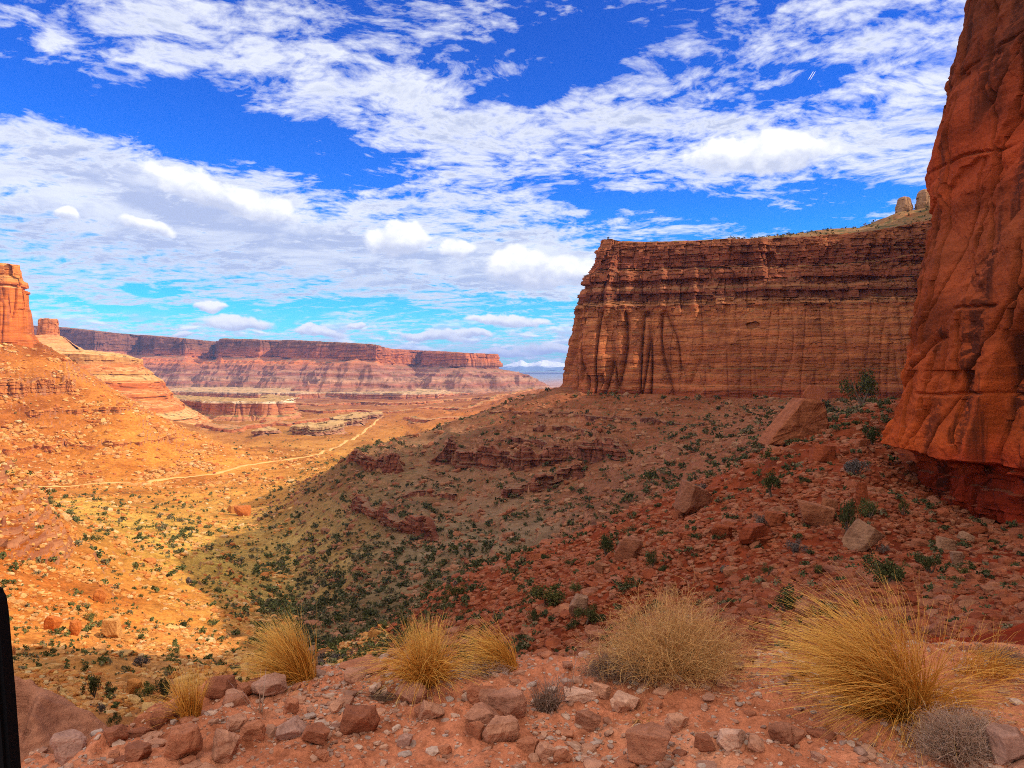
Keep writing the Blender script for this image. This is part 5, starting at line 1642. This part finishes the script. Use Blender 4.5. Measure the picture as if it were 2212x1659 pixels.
# junipers and bushes the photo singles out
TREES = [  # u, v foot, width, height, trunk height share, kind, label
    (1862, 878, 80, 84, 0.15, 'dark', 'large dark juniper hugging the wall above the leaning fin'),
    (1884, 965, 40, 44, 0.1, 'dark', 'dark bush in the corner where wall and slope meet'),
    (1667, 1076, 44, 62, 0.3, 'dark', 'juniper with a visible trunk on the near slope'),
    (1738, 1048, 30, 22, 0.1, 'dark', 'small dark bush right of the juniper with the trunk'),
    (1833, 1165, 44, 92, 0.15, 'dark', 'tall narrow juniper behind the leaning grey slab'),
    (1878, 1122, 44, 46, 0.1, 'sun', 'olive bush below the upright red pillar'),
    (1950, 1112, 24, 36, 0.1, 'dark', 'small bush against the base of the near wall'),
    (1908, 1266, 92, 66, 0.12, 'dark', 'wide dark bush just above the big grass tuft'),
    (2010, 1240, 56, 46, 0.2, 'dark', 'loose dark bush right of the wide dark bush'),
    (1698, 1324, 54, 46, 0.08, 'dark', 'round dark bush between the tan bush and the big grass tuft'),
    (1773, 1243, 30, 24, 0.05, 'sun', 'bright green little bush on the near slope'),
    (1660, 1243, 30, 26, 0.1, 'dark', 'small bush beside a reddish stone on the near slope'),
    (1266, 1350, 56, 48, 0.08, 'dark', 'round dark green bush in front of the rounded tan boulder'),
    (1180, 1312, 84, 48, 0.05, 'dark', 'spreading green bush on the lower near slope'),
    (1155, 1348, 40, 30, 0.05, 'dark', 'small dark bush below the spreading green bush'),
    (986, 1292, 50, 36, 0.05, 'dark', 'green bush at the lower tip of the near slope'),
    (1243, 1283, 30, 28, 0.05, 'sun', 'pale green bush beside the spreading bush'),
    (1408, 1228, 32, 38, 0.1, 'dark', 'dark bush right of the tall tan block'),
    (1310, 1205, 36, 52, 0.1, 'dark', 'dark upright bush left of the tall tan block'),
    (201, 1508, 40, 52, 0.1, 'dark', 'tall green bush left of the squared orange boulder'),
    (238, 1503, 32, 28, 0.05, 'dark', 'low green bush touching the squared orange boulder'),
    (315, 1508, 46, 34, 0.05, 'sun', 'bright green bush right of the squared orange boulder'),
    (357, 1510, 40, 52, 0.1, 'dark', 'dark bush behind the small grass tuft'),
    (248, 1568, 30, 28, 0.05, 'dark', 'small dark bush on the slope left of the shelf edge'),
    (220, 1543, 24, 26, 0.05, 'sage', 'bluish grey sagebrush below the tall green bush'),
    (305, 1442, 34, 24, 0.05, 'sage', 'purple grey sagebrush on the sunlit slope above the bushes'),
    (196, 1342, 28, 20, 0.05, 'sun', 'lime green bush on the sunlit slope'),
    (1645, 1140, 34, 30, 0.05, 'sage', 'grey purple sagebrush below the overhanging boulder'),
    (1720, 1200, 42, 36, 0.05, 'sage', 'large grey sagebrush under the broad reddish boulder'),
    (1850, 1030, 60, 40, 0.05, 'sage', 'grey sagebrush patch under the wall corner'),
]
for (u, v, w, h, tr, kind, lab) in TREES:
    x, y, z = hit(u, v, 8)
    wm, hm = w / F * y, h / F * y
    root = empty('juniper' if kind == 'dark' else 'bush', (x, y, z))
    tag(root, lab, 'juniper' if kind == 'dark' else 'bush')
    q, f, r = clump(rngS, 1500, 9, 0.035, 0.75)
    lo, hi = q.min(0), q.max(0)
    q = (q - [(lo[0] + hi[0]) / 2, (lo[1] + hi[1]) / 2, lo[2]]) / (hi - lo) * [wm, wm * 0.9, hm * (1 - tr)] + [0, 0, hm * tr]
    mesh_np('crown', q, f, {'dark': M_LEAF, 'sun': M_LEAFSUN, 'sage': M_SAGE}[kind], False, {'rnd': r}, root)
    V, Fc = [], []
    for b in range(4):
        a = rngS.uniform(0, 6.28)
        n0 = len(V)
        for i in range(5):
            t = i / 4
            c = np.array([math.cos(a) * t * wm * 0.28, math.sin(a) * t * wm * 0.28, -0.1 + t * hm * 0.65])
            rad = (0.035 * wm + 0.02) * (1 - 0.8 * t)
            for k in range(5):
                V.append(c + [rad * math.cos(k * 1.2566), rad * math.sin(k * 1.2566), 0])
        for i in range(4):
            for k in range(5):
                Fc.append((n0 + i * 5 + k, n0 + i * 5 + (k + 1) % 5, n0 + i * 5 + 5 + (k + 1) % 5, n0 + i * 5 + 5 + k))
    mesh_np('trunk', V, Fc, M_BARK, True, None, root)


# ------------------------------------------------------------------ grasses on the shelf
def grass_mat(name, lo, hi):
    m, g = new_mat(name)
    r = g.n('ShaderNodeAttribute', attribute_name='rnd').outputs[2]
    t = g.n('ShaderNodeAttribute', attribute_name='along').outputs[2]
    col = g.mix(g.m('POWER', r, 1.7), lo, hi)
    col = g.mix(g.mr(t, 0.5, 1.0), col, (min(1, hi[0] * 1.15), min(1, hi[1] * 1.25), hi[2] * 1.6))
    d = g.n('ShaderNodeBsdfDiffuse', {0: col})
    tl = g.n('ShaderNodeBsdfTranslucent', {0: col})
    g.n('ShaderNodeOutputMaterial', {0: g.n('ShaderNodeMixShader', {0: 0.25, 1: d, 2: tl})})
    return m


M_STRAW = grass_mat('golden_straw', (.48, .16, .02), (1.0, .49, .10))
M_DRY = grass_mat('pale_dry_twigs', (.46, .21, .07), (.85, .50, .19))
M_DRYP = grass_mat('pinkish_dry_twigs', (.36, .20, .13), (.60, .40, .27))
M_DEAD = grass_mat('dead_grass', (.16, .09, .06), (.38, .24, .16))


def strips(starts, d0, L, bend_dir, bend, width, rng, seg=7, power=1.4, wob=0.06):
    """many curved tapering blades; returns verts, faces, rnd, along"""
    n = len(starts)
    p = np.array(starts, float)
    rows, wid = [p.copy()], [np.ones(n)]
    curl = rng.normal(size=(n, 3)) * wob
    for i in range(1, seg + 1):
        t = i / seg
        d = d0 + bend_dir * (bend * t ** power)[:, None] + curl * t + rng.normal(size=(n, 3)) * wob * 0.35
        d /= np.linalg.norm(d, axis=1, keepdims=True)
        p = p + d * (L / seg)[:, None]
        rows.append(p.copy())
        wid.append(np.full(n, max(0.12, 1 - 0.88 * t)))
    R = np.stack(rows, 1)                                  # n, seg+1, 3
    tan = np.gradient(R, axis=1)
    sidev = np.cross(tan, rng.normal(size=(n, 1, 3)) + [0, 1.2, 0])
    sidev /= np.linalg.norm(sidev, axis=2, keepdims=True) + 1e-9
    Wd = np.stack(wid, 1)[..., None] * np.asarray(width).reshape(-1, 1, 1) * 0.5
    A, B = R - sidev * Wd, R + sidev * Wd
    V = np.stack([A, B], 2).reshape(-1, 3)
    m = seg + 1
    base = (np.arange(n) * m * 2)[:, None] + np.arange(seg)[None] * 2
    Fc = np.stack([base, base + 1, base + 3, base + 2], -1).reshape(-1, 4)
    rnd = np.repeat(rng.random(n), m * 2)
    al = np.tile(np.repeat(np.linspace(0, 1, m), 2), n)
    return V, Fc, rnd, al


def blades(parent_name, u, v, groups, mat, label, cat, seed, group=None, dy=0.0):
    """groups: (count, base radius, mean dir, dir spread, length range, bend dir, bend range, width)"""
    rng = np.random.default_rng(seed)
    x, y, z = at_shelf(u, v)
    y += dy
    Vs, Fs, Rs, As, n0 = [], [], [], [], 0
    for (n, br, md, sp, lr, bd, bb, wd) in groups:
        r = br * np.sqrt(rng.random(n))
        a = rng.uniform(0, 6.28, n)
        st = np.stack([r * np.cos(a) * 1.2, r * np.sin(a), np.full(n, -0.01)], -1)
        d0 = np.array(md) + rng.normal(size=(n, 3)) * np.array(sp) + st * [1.6, 1.6, 0]
        d0[:, 2] = np.maximum(d0[:, 2], 0.03)
        d0 /= np.linalg.norm(d0, axis=1, keepdims=True)
        L = rng.uniform(*lr, n)
        hz = d0 * [1, 1, 0]
        bdv = np.array(bd)[None] + hz * 0.7 + rng.normal(size=(n, 3)) * 0.12
        V, Fc, rn, al = strips(st, d0, L, bdv, rng.uniform(*bb, n), wd * rng.choice([0.75, 1.0, 1.7], n, p=[0.5, 0.35, 0.15]), rng)
        Vs.append(V)
        Fs.append(Fc + n0)
        Rs.append(rn)
        As.append(al)
        n0 += len(V)
    o = mesh_np(parent_name, np.concatenate(Vs), np.concatenate(Fs), mat, False, {'rnd': np.concatenate(Rs), 'along': np.concatenate(As)})
    o.location = (x, y, z)
    return tag(o, label, cat, group)


GG = 'golden grass tufts along the shelf edge'
DN = (0, 0, -1.0)
blades('grass_tuft', 1940, 1545, [
    (1250, 0.09, (-0.30, -0.05, 1.0), (0.26, 0.22, 0.12), (0.38, 0.88), (-1.0, -0.1, -0.50), (0.4, 2.0), 0.0046),
    (230, 0.10, (0.02, 0, 1.0), (0.16, 0.2, 0.1), (0.35, 0.72), (-0.5, 0, -0.3), (0.2, 1.4), 0.0046),
    (160, 0.08, (-0.1, -0.2, 0.5), (0.5, 0.4, 0.3), (0.08, 0.24), (0.0, -0.2, -0.9), (0.3, 2.5), 0.006),
    (330, 0.10, (-0.5, -0.3, 0.55), (0.3, 0.3, 0.15), (0.30, 0.6), (-0.6, -0.3, -0.9), (0.7, 1.8), 0.0042),
    (260, 0.10, (0.7, 0.0, 0.75), (0.25, 0.2, 0.15), (0.35, 0.68), (0.6, 0, -0.9), (0.5, 1.6), 0.0038),
    (110, 0.09, (-0.2, -0.6, 0.5), (0.35, 0.2, 0.15), (0.25, 0.45), (-0.2, -0.3, -1.3), (0.9, 2.2), 0.0048)],
    M_STRAW, 'biggest golden grass tuft, swept to the left, at the lower right', 'grass tuft', 301, GG)
blades('grass_tuft', 920, 1475, [
    (560, 0.055, (0.0, 0, 1.0), (0.15, 0.13, 0.06), (0.20, 0.40), (0.0, 0, -0.4), (0.0, 1.0), 0.0038),
    (300, 0.06, (-0.25, -0.1, 0.9), (0.28, 0.25, 0.1), (0.22, 0.44), (-0.5, -0.2, -1.0), (0.5, 1.6), 0.0034),
    (250, 0.06, (0.30, -0.1, 0.9), (0.25, 0.25, 0.1), (0.22, 0.42), (0.5, -0.2, -1.0), (0.5, 1.6), 0.0034),
    (60, 0.05, (0, -0.5, 0.8), (0.35, 0.2, 0.1), (0.22, 0.36), (0, -0.4, -1.2), (0.8, 1.8), 0.0045)],
    M_STRAW, 'upright golden grass tuft in the middle of the shelf edge with blades arching both ways', 'grass tuft', 302, GG)
blades('grass_tuft', 1098, 1452, [
    (420, 0.05, (-0.30, 0, 1.0), (0.16, 0.15, 0.07), (0.16, 0.36), (-0.9, 0, -0.6), (0.3, 1.7), 0.0036),
    (220, 0.06, (-0.7, -0.1, 0.6), (0.22, 0.2, 0.1), (0.15, 0.34), (-0.5, 0, -1.0), (0.6, 1.5), 0.0034)],
    M_STRAW, 'smaller golden tuft bent left, right beside the upright middle tuft', 'grass tuft', 303, GG, dy=0.05)
blades('grass_tuft', 655, 1470, [
    (760, 0.055, (-0.22, 0, 1.0), (0.14, 0.13, 0.06), (0.20, 0.43), (-0.8, 0, -0.25), (0.1, 1.2), 0.0038),
    (420, 0.055, (-0.75, -0.05, 0.7), (0.22, 0.2, 0.12), (0.2, 0.40), (-0.6, 0, -0.6), (0.4, 1.3), 0.0034),
    (60, 0.05, (-0.3, -0.6, 0.5), (0.3, 0.2, 0.15), (0.15, 0.30), (-0.3, -0.3, -1.0), (0.8, 1.8), 0.0045)],
    M_STRAW, 'golden tuft leaning left above the broad smooth rock', 'grass tuft', 304, GG)
blades('grass_tuft', 412, 1552, [
    (330, 0.035, (-0.02, 0, 1.0), (0.16, 0.14, 0.06), (0.14, 0.28), (-0.25, 0, -0.15), (0.1, 0.7), 0.0034),
    (60, 0.035, (-0.4, -0.1, 0.8), (0.3, 0.25, 0.1), (0.14, 0.27), (-0.4, 0, -0.9), (0.3, 1.3), 0.0034)],
    M_STRAW, 'small thin golden tuft at the left end of the shelf', 'grass tuft', 305, GG)
blades('grass_tuft', 2120, 1452, [
    (260, 0.12, (0.35, -0.2, 0.8), (0.35, 0.3, 0.12), (0.16, 0.36), (0.3, -0.1, -1.0), (0.5, 1.6), 0.0034)],
    M_STRAW, 'thin drooping yellow grass at the right edge behind the biggest tuft', 'grass tuft', 306, GG)
blades('dead_tuft', 1182, 1528, [
    (330, 0.05, (0, -0.1, 1.0), (0.3, 0.3, 0.15), (0.06, 0.20), (0, -0.1, -0.8), (0.2, 1.5), 0.0036),
    (60, 0.03, (0, -0.6, 0.4), (0.3, 0.2, 0.15), (0.06, 0.13), (0, -0.3, -1.2), (0.8, 2.0), 0.0045)],
    M_DEAD, 'dark dead grass clump right of the large squared block', 'dead grass', 307)
blades('straw_clump', 1385, 1552, [
    (70, 0.02, (0.25, -0.6, 0.18), (0.5, 0.3, 0.08), (0.07, 0.15), (0.1, -0.1, -0.6), (0.3, 1.0), 0.0048)],
    M_DRY, 'flattened pale straw lying on the dirt above the salmon rock', 'straw', 308)
blades('matted_grass', 838, 1500, [
    (300, 0.06, (-0.9, -0.15, 0.30), (0.2, 0.2, 0.08), (0.10, 0.26), (-0.5, -0.1, -0.8), (0.3, 1.0), 0.003)],
    M_DEAD, 'matted reddish grass swept left under the upright middle tuft', 'dead grass', 309)


def twig_bush(u, v, size, n, mat, label, seed, lean=(0, 0), sub=3, dy=0.0, name='dry_bush'):
    """a ball of fine curled twigs: main stems and side twigs"""
    rng = np.random.default_rng(seed)
    x, y, z = at_shelf(u, v)
    y += dy
    sx_, sy_, sz_ = size
    d0 = rng.normal(size=(n, 3)) * [1, 1, 0.7]
    d0[:, 2] = np.abs(d0[:, 2]) + 0.15
    d0 /= np.linalg.norm(d0, axis=1, keepdims=True)
    st = d0 * [sx_, sy_, sz_] * rng.uniform(0.02, 0.45, n)[:, None]
    dirs = d0 * [sx_, sy_, sz_]
    lob = 1 + 0.28 * fbm(d0[:, 0] * 1.8 + seed, d0[:, 2] * 2.2 + d0[:, 1], 3, seed)
    Lr = np.linalg.norm(dirs, axis=1) * rng.uniform(0.30, 0.62, n) * lob
    dn = dirs / np.linalg.norm(dirs, axis=1, keepdims=True) + [lean[0], lean[1], 0]
    V, Fc, rn, al = strips(st, dn, Lr, rng.normal(size=(n, 3)) * 0.5, rng.uniform(0.1, 0.8, n), np.full(n, 0.0026), rng, 6, 1.2, 0.22)
    Vs, Fs, Rs, As, n0 = [V], [Fc], [rn], [al], len(V)
    tips = V.reshape(n, 7, 2, 3).mean(2)
    for k in range(sub):
        i = rng.integers(2, 7)
        s2 = tips[:, i]
        d2 = dn + rng.normal(size=(n, 3)) * 0.75
        d2 /= np.linalg.norm(d2, axis=1, keepdims=True)
        V, Fc, rn, al = strips(s2, d2, rng.uniform(0.03, 0.09, n) * (sx_ / 0.32), rng.normal(size=(n, 3)), rng.uniform(0.2, 1.0, n), np.full(n, 0.0021), rng, 4, 1.2, 0.3)
        Vs.append(V)
        Fs.append(Fc + n0)
        Rs.append(rn)
        As.append(al)
        n0 += len(V)
    V = np.concatenate(Vs)
    V[:, 2] = np.maximum(V[:, 2], -0.01)
    o = mesh_np(name, V, np.concatenate(Fs), mat, False, {'rnd': np.concatenate(Rs), 'along': np.concatenate(As)})
    o.location = (x, y, z)
    return tag(o, label, 'dry bush')


twig_bush(1455, 1470, (0.54, 0.34, 0.49), 2000, M_DRY, 'round tan bush of fine dry twigs in the middle right', 401, dy=0.1)
twig_bush(1330, 1468, (0.26, 0.16, 0.14), 700, M_DEAD, 'low brown dry twigs left of the round tan bush', 402, dy=0.05)
twig_bush(2085, 1640, (0.27, 0.2, 0.25), 1700, M_DRYP, 'low pinkish grey bush of fine twigs in the lower right corner', 403, dy=0.05)
twig_bush(2190, 1450, (0.25, 0.2, 0.13), 500, M_DEAD, 'tangle of grey brown twigs at the right edge behind the grass', 404, dy=0.1)
twig_bush(1040, 1462, (0.22, 0.1, 0.07), 420, M_DRYP, 'low fine dry weeds between the middle tufts', 405, dy=0.02)
twig_bush(580, 1470, (0.14, 0.08, 0.12), 120, M_DRYP, 'sparse bare weeds behind the broad smooth rock', 406, dy=0.1)

# single stalks
for (u, v, L, lean, lab, sd) in ((1545, 1400, 0.42, -0.12, 'single tall curved stalk rising from the round tan bush', 501), ):
    blades('dry_stalk', u, v + 60, [(1, 0.001, (lean, 0, 1.0), (0.02, 0.02, 0.01), (L, L + 0.01), (-0.3, 0, 0), (0.2, 0.3), 0.005)], M_DRY, lab, 'stalk', sd)
blades('bare_weed', 560, 1540, [(9, 0.015, (0.0, 0, 1.0), (0.28, 0.2, 0.1), (0.14, 0.24), (0, 0, 0.2), (0.0, 0.4), 0.005)], M_DRYP, 'pale bare weed stems standing between the rocks on the left', 'weed', 502)
blades('bare_weed', 1215, 1500, [(8, 0.03, (0.0, 0, 1.0), (0.16, 0.2, 0.1), (0.12, 0.26), (0, 0, 0.2), (0.0, 0.4), 0.004)], M_DRYP, 'few thin weed stems rising behind the dead dark clump', 'weed', 503)

# ------------------------------------------------------------------ the track and the car on it
rows = []
for w in (-3.6, -1.8, 0, 1.8, 3.6):
    q = cx + nn * w * (1 + 0.45 * gn(sl / 30, sl * 0 + w, 1001))[:, None]
    rows.append(np.stack([q[:, 0], q[:, 1], zat(q[:, 0], q[:, 1]) + (0.55 if abs(w) < 3 else 0.10)], -1))
rows = np.stack(rows, 0)
m_, g_ = new_mat('pale_track_dirt')
pos_ = g_.n('ShaderNodeNewGeometry').outputs['Position']
finish(g_, g_.mix(g_.noise(pos_, 0.12, 5.0, 0.7), (.54, .27, .07), (.74, .46, .18)), 0.95)
o = mesh_np('track', rows.reshape(-1, 3), grid_faces(5, 700), m_, True)
tag(o, 'pale dirt road crossing the canyon floor', kind='structure')


def prism(prof, w, x0=0.0):
    """side outline (x, z) extruded across y"""
    n = len(prof)
    V = [(a, -w / 2, b) for a, b in prof] + [(a, w / 2, b) for a, b in prof]
    return V, [(i, (i + 1) % n, n + (i + 1) % n, n + i) for i in range(n)]


def paint(name, c, rough=0.4, spec=0.5):
    m, g = new_mat(name)
    geo = g.n('ShaderNodeNewGeometry').outputs['Position']
    finish(g, g.mix(g.noise(geo, 3.0, 4.0), tuple(k * 0.8 for k in c), c), rough, None, spec=spec)
    return m


def solid(name, prof, w, mat, parent, bev=0.05):
    import bmesh
    bm = bmesh.new()
    va = [bm.verts.new((a, -w / 2, b)) for a, b in prof]
    vb = [bm.verts.new((a, w / 2, b)) for a, b in prof]
    bm.faces.new(va)
    bm.faces.new(vb[::-1])
    n = len(prof)
    for i in range(n):
        bm.faces.new((va[i], vb[i], vb[(i + 1) % n], va[(i + 1) % n]))
    bmesh.ops.recalc_face_normals(bm, faces=bm.faces)
    if bev:
        bmesh.ops.bevel(bm, geom=bm.edges[:], offset=bev, segments=2, affect='EDGES', clamp_overlap=True)
    me = bpy.data.meshes.new(name)
    bm.to_mesh(me)
    bm.free()
    me.materials.append(mat)
    o = bpy.data.objects.new(name, me)
    COL.objects.link(o)
    o.parent = parent
    return o


cp_ = hit(462, 1026, 700, 3500)
kk = int(np.argmin(np.abs(U0 + F * cx[:, 0] / cx[:, 1] - 462)))
car = empty('car', (cx[kk, 0], cx[kk, 1], float(zat(cx[kk, 0], cx[kk, 1])[0]) + 0.6))
car.rotation_euler = (0, 0, math.atan2(tn[kk, 1], tn[kk, 0]))
tag(car, 'tiny red car driving on the pale dirt road', 'car')
solid('body', [(-2.2, 0.4), (2.2, 0.4), (2.25, 0.95), (1.1, 1.1), (0.5, 1.7), (-2.0, 1.75), (-2.25, 1.0)], 1.8, paint('red_paint', (.55, .03, .02)), car, 0.08)
solid('windows', [(0.92, 1.16), (0.5, 1.6), (-1.9, 1.64), (-2.05, 1.14)], 1.83, paint('dark_glass', (.03, .03, .035), 0.15), car, 0.01)
M_TYRE = paint('tyre_rubber', (.02, .02, .02), 0.9)
for wx in (-1.4, 1.4):
    for wy in (-0.82, 0.82):
        o = solid('wheel', [(wx + 0.36 * math.cos(a), 0.36 + 0.36 * math.sin(a)) for a in np.linspace(0, 6.283, 15)[:-1]], 0.24, M_TYRE, car, 0.03)
        o.location = (0, wy, 0)

# ------------------------------------------------------------------ the black mirror of the vehicle at the left edge
root = empty('wing_mirror', (-0.78, 0.985, -0.62))
tag(root, 'black rounded car mirror housing cut off by the left edge', 'car mirror')
M_BLACK = paint('black_plastic', (.006, .006, .008), 0.85, 0.08)
dist_m = 1.0


def mpt(u, v):
    return ((u - U0) / F * dist_m + 0.78, (V0 - v) / F * dist_m + 0.62)


prof = [mpt(-190, 1800), mpt(-190, 1300), mpt(-150, 1262), mpt(-80, 1250), mpt(-8, 1253), mpt(8, 1261), mpt(17, 1275), mpt(23, 1300), mpt(30, 1380), mpt(40, 1500), mpt(50, 1640), mpt(58, 1760), mpt(55, 1800)]
solid('housing', prof, 0.03, M_BLACK, root, 0.008)
solid('mount_arm', [mpt(-330, 1900), mpt(-330, 1740), mpt(-192, 1700), mpt(-192, 1790)], 0.05, M_BLACK, root, 0.01)

m_, g_ = new_mat('vapour')
finish(g_, (.85, .87, .9), 1.0)
V, Fc = [], []
for du in (0, 4.5):
    a_ = np.array([(1746 + du - U0) / F, 1.0, (V0 - 172) / F]) * 6000
    b_ = np.array([(1757 + du - U0) / F, 1.0, (V0 - 154) / F]) * 6000
    ax = (b_ - a_) / np.linalg.norm(b_ - a_)
    e1 = np.cross(ax, [0, 1, 0])
    e1 /= np.linalg.norm(e1)
    e2 = np.cross(ax, e1)
    n0 = len(V)
    for i in range(9):
        t = i / 8
        r_ = 2.2 * math.sin(math.pi * (0.08 + 0.84 * t)) ** 0.6
        for k in range(6):
            V.append(a_ + (b_ - a_) * t + r_ * (math.cos(k * 1.0472) * e1 + math.sin(k * 1.0472) * e2))
    for i in range(8):
        for k in range(6):
            Fc.append((n0 + i * 6 + k, n0 + i * 6 + (k + 1) % 6, n0 + i * 6 + 6 + (k + 1) % 6, n0 + i * 6 + 6 + k))
o = mesh_np('vapour_trail', V, Fc, m_, True)
tag(o, 'short double white vapour trail high in the blue sky', 'vapour trail')

# ------------------------------------------------------------------ haze
hz_b = [(-26000, 26000), (-400, 48000), (-420, 1100)]
V = [(x, y, z) for z in hz_b[2] for y in hz_b[1] for x in hz_b[0]]
Fz = [(0, 2, 3, 1), (4, 5, 7, 6), (0, 1, 5, 4), (2, 6, 7, 3), (0, 4, 6, 2), (1, 3, 7, 5)]
m_, g_ = new_mat('haze_air')
vol = g_.n('ShaderNodeVolumePrincipled', {'Color': (.30, .47, 1.0, 1), 'Density': 3.0e-5, 'Anisotropy': 0.0})
out = g_.n('ShaderNodeOutputMaterial')
g_.t.links.new(vol.outputs[0], out.inputs['Volume'])
o = mesh_np('haze', V, Fz, m_)
tag(o, 'thin blue haze in the distance', 'haze', kind='stuff')
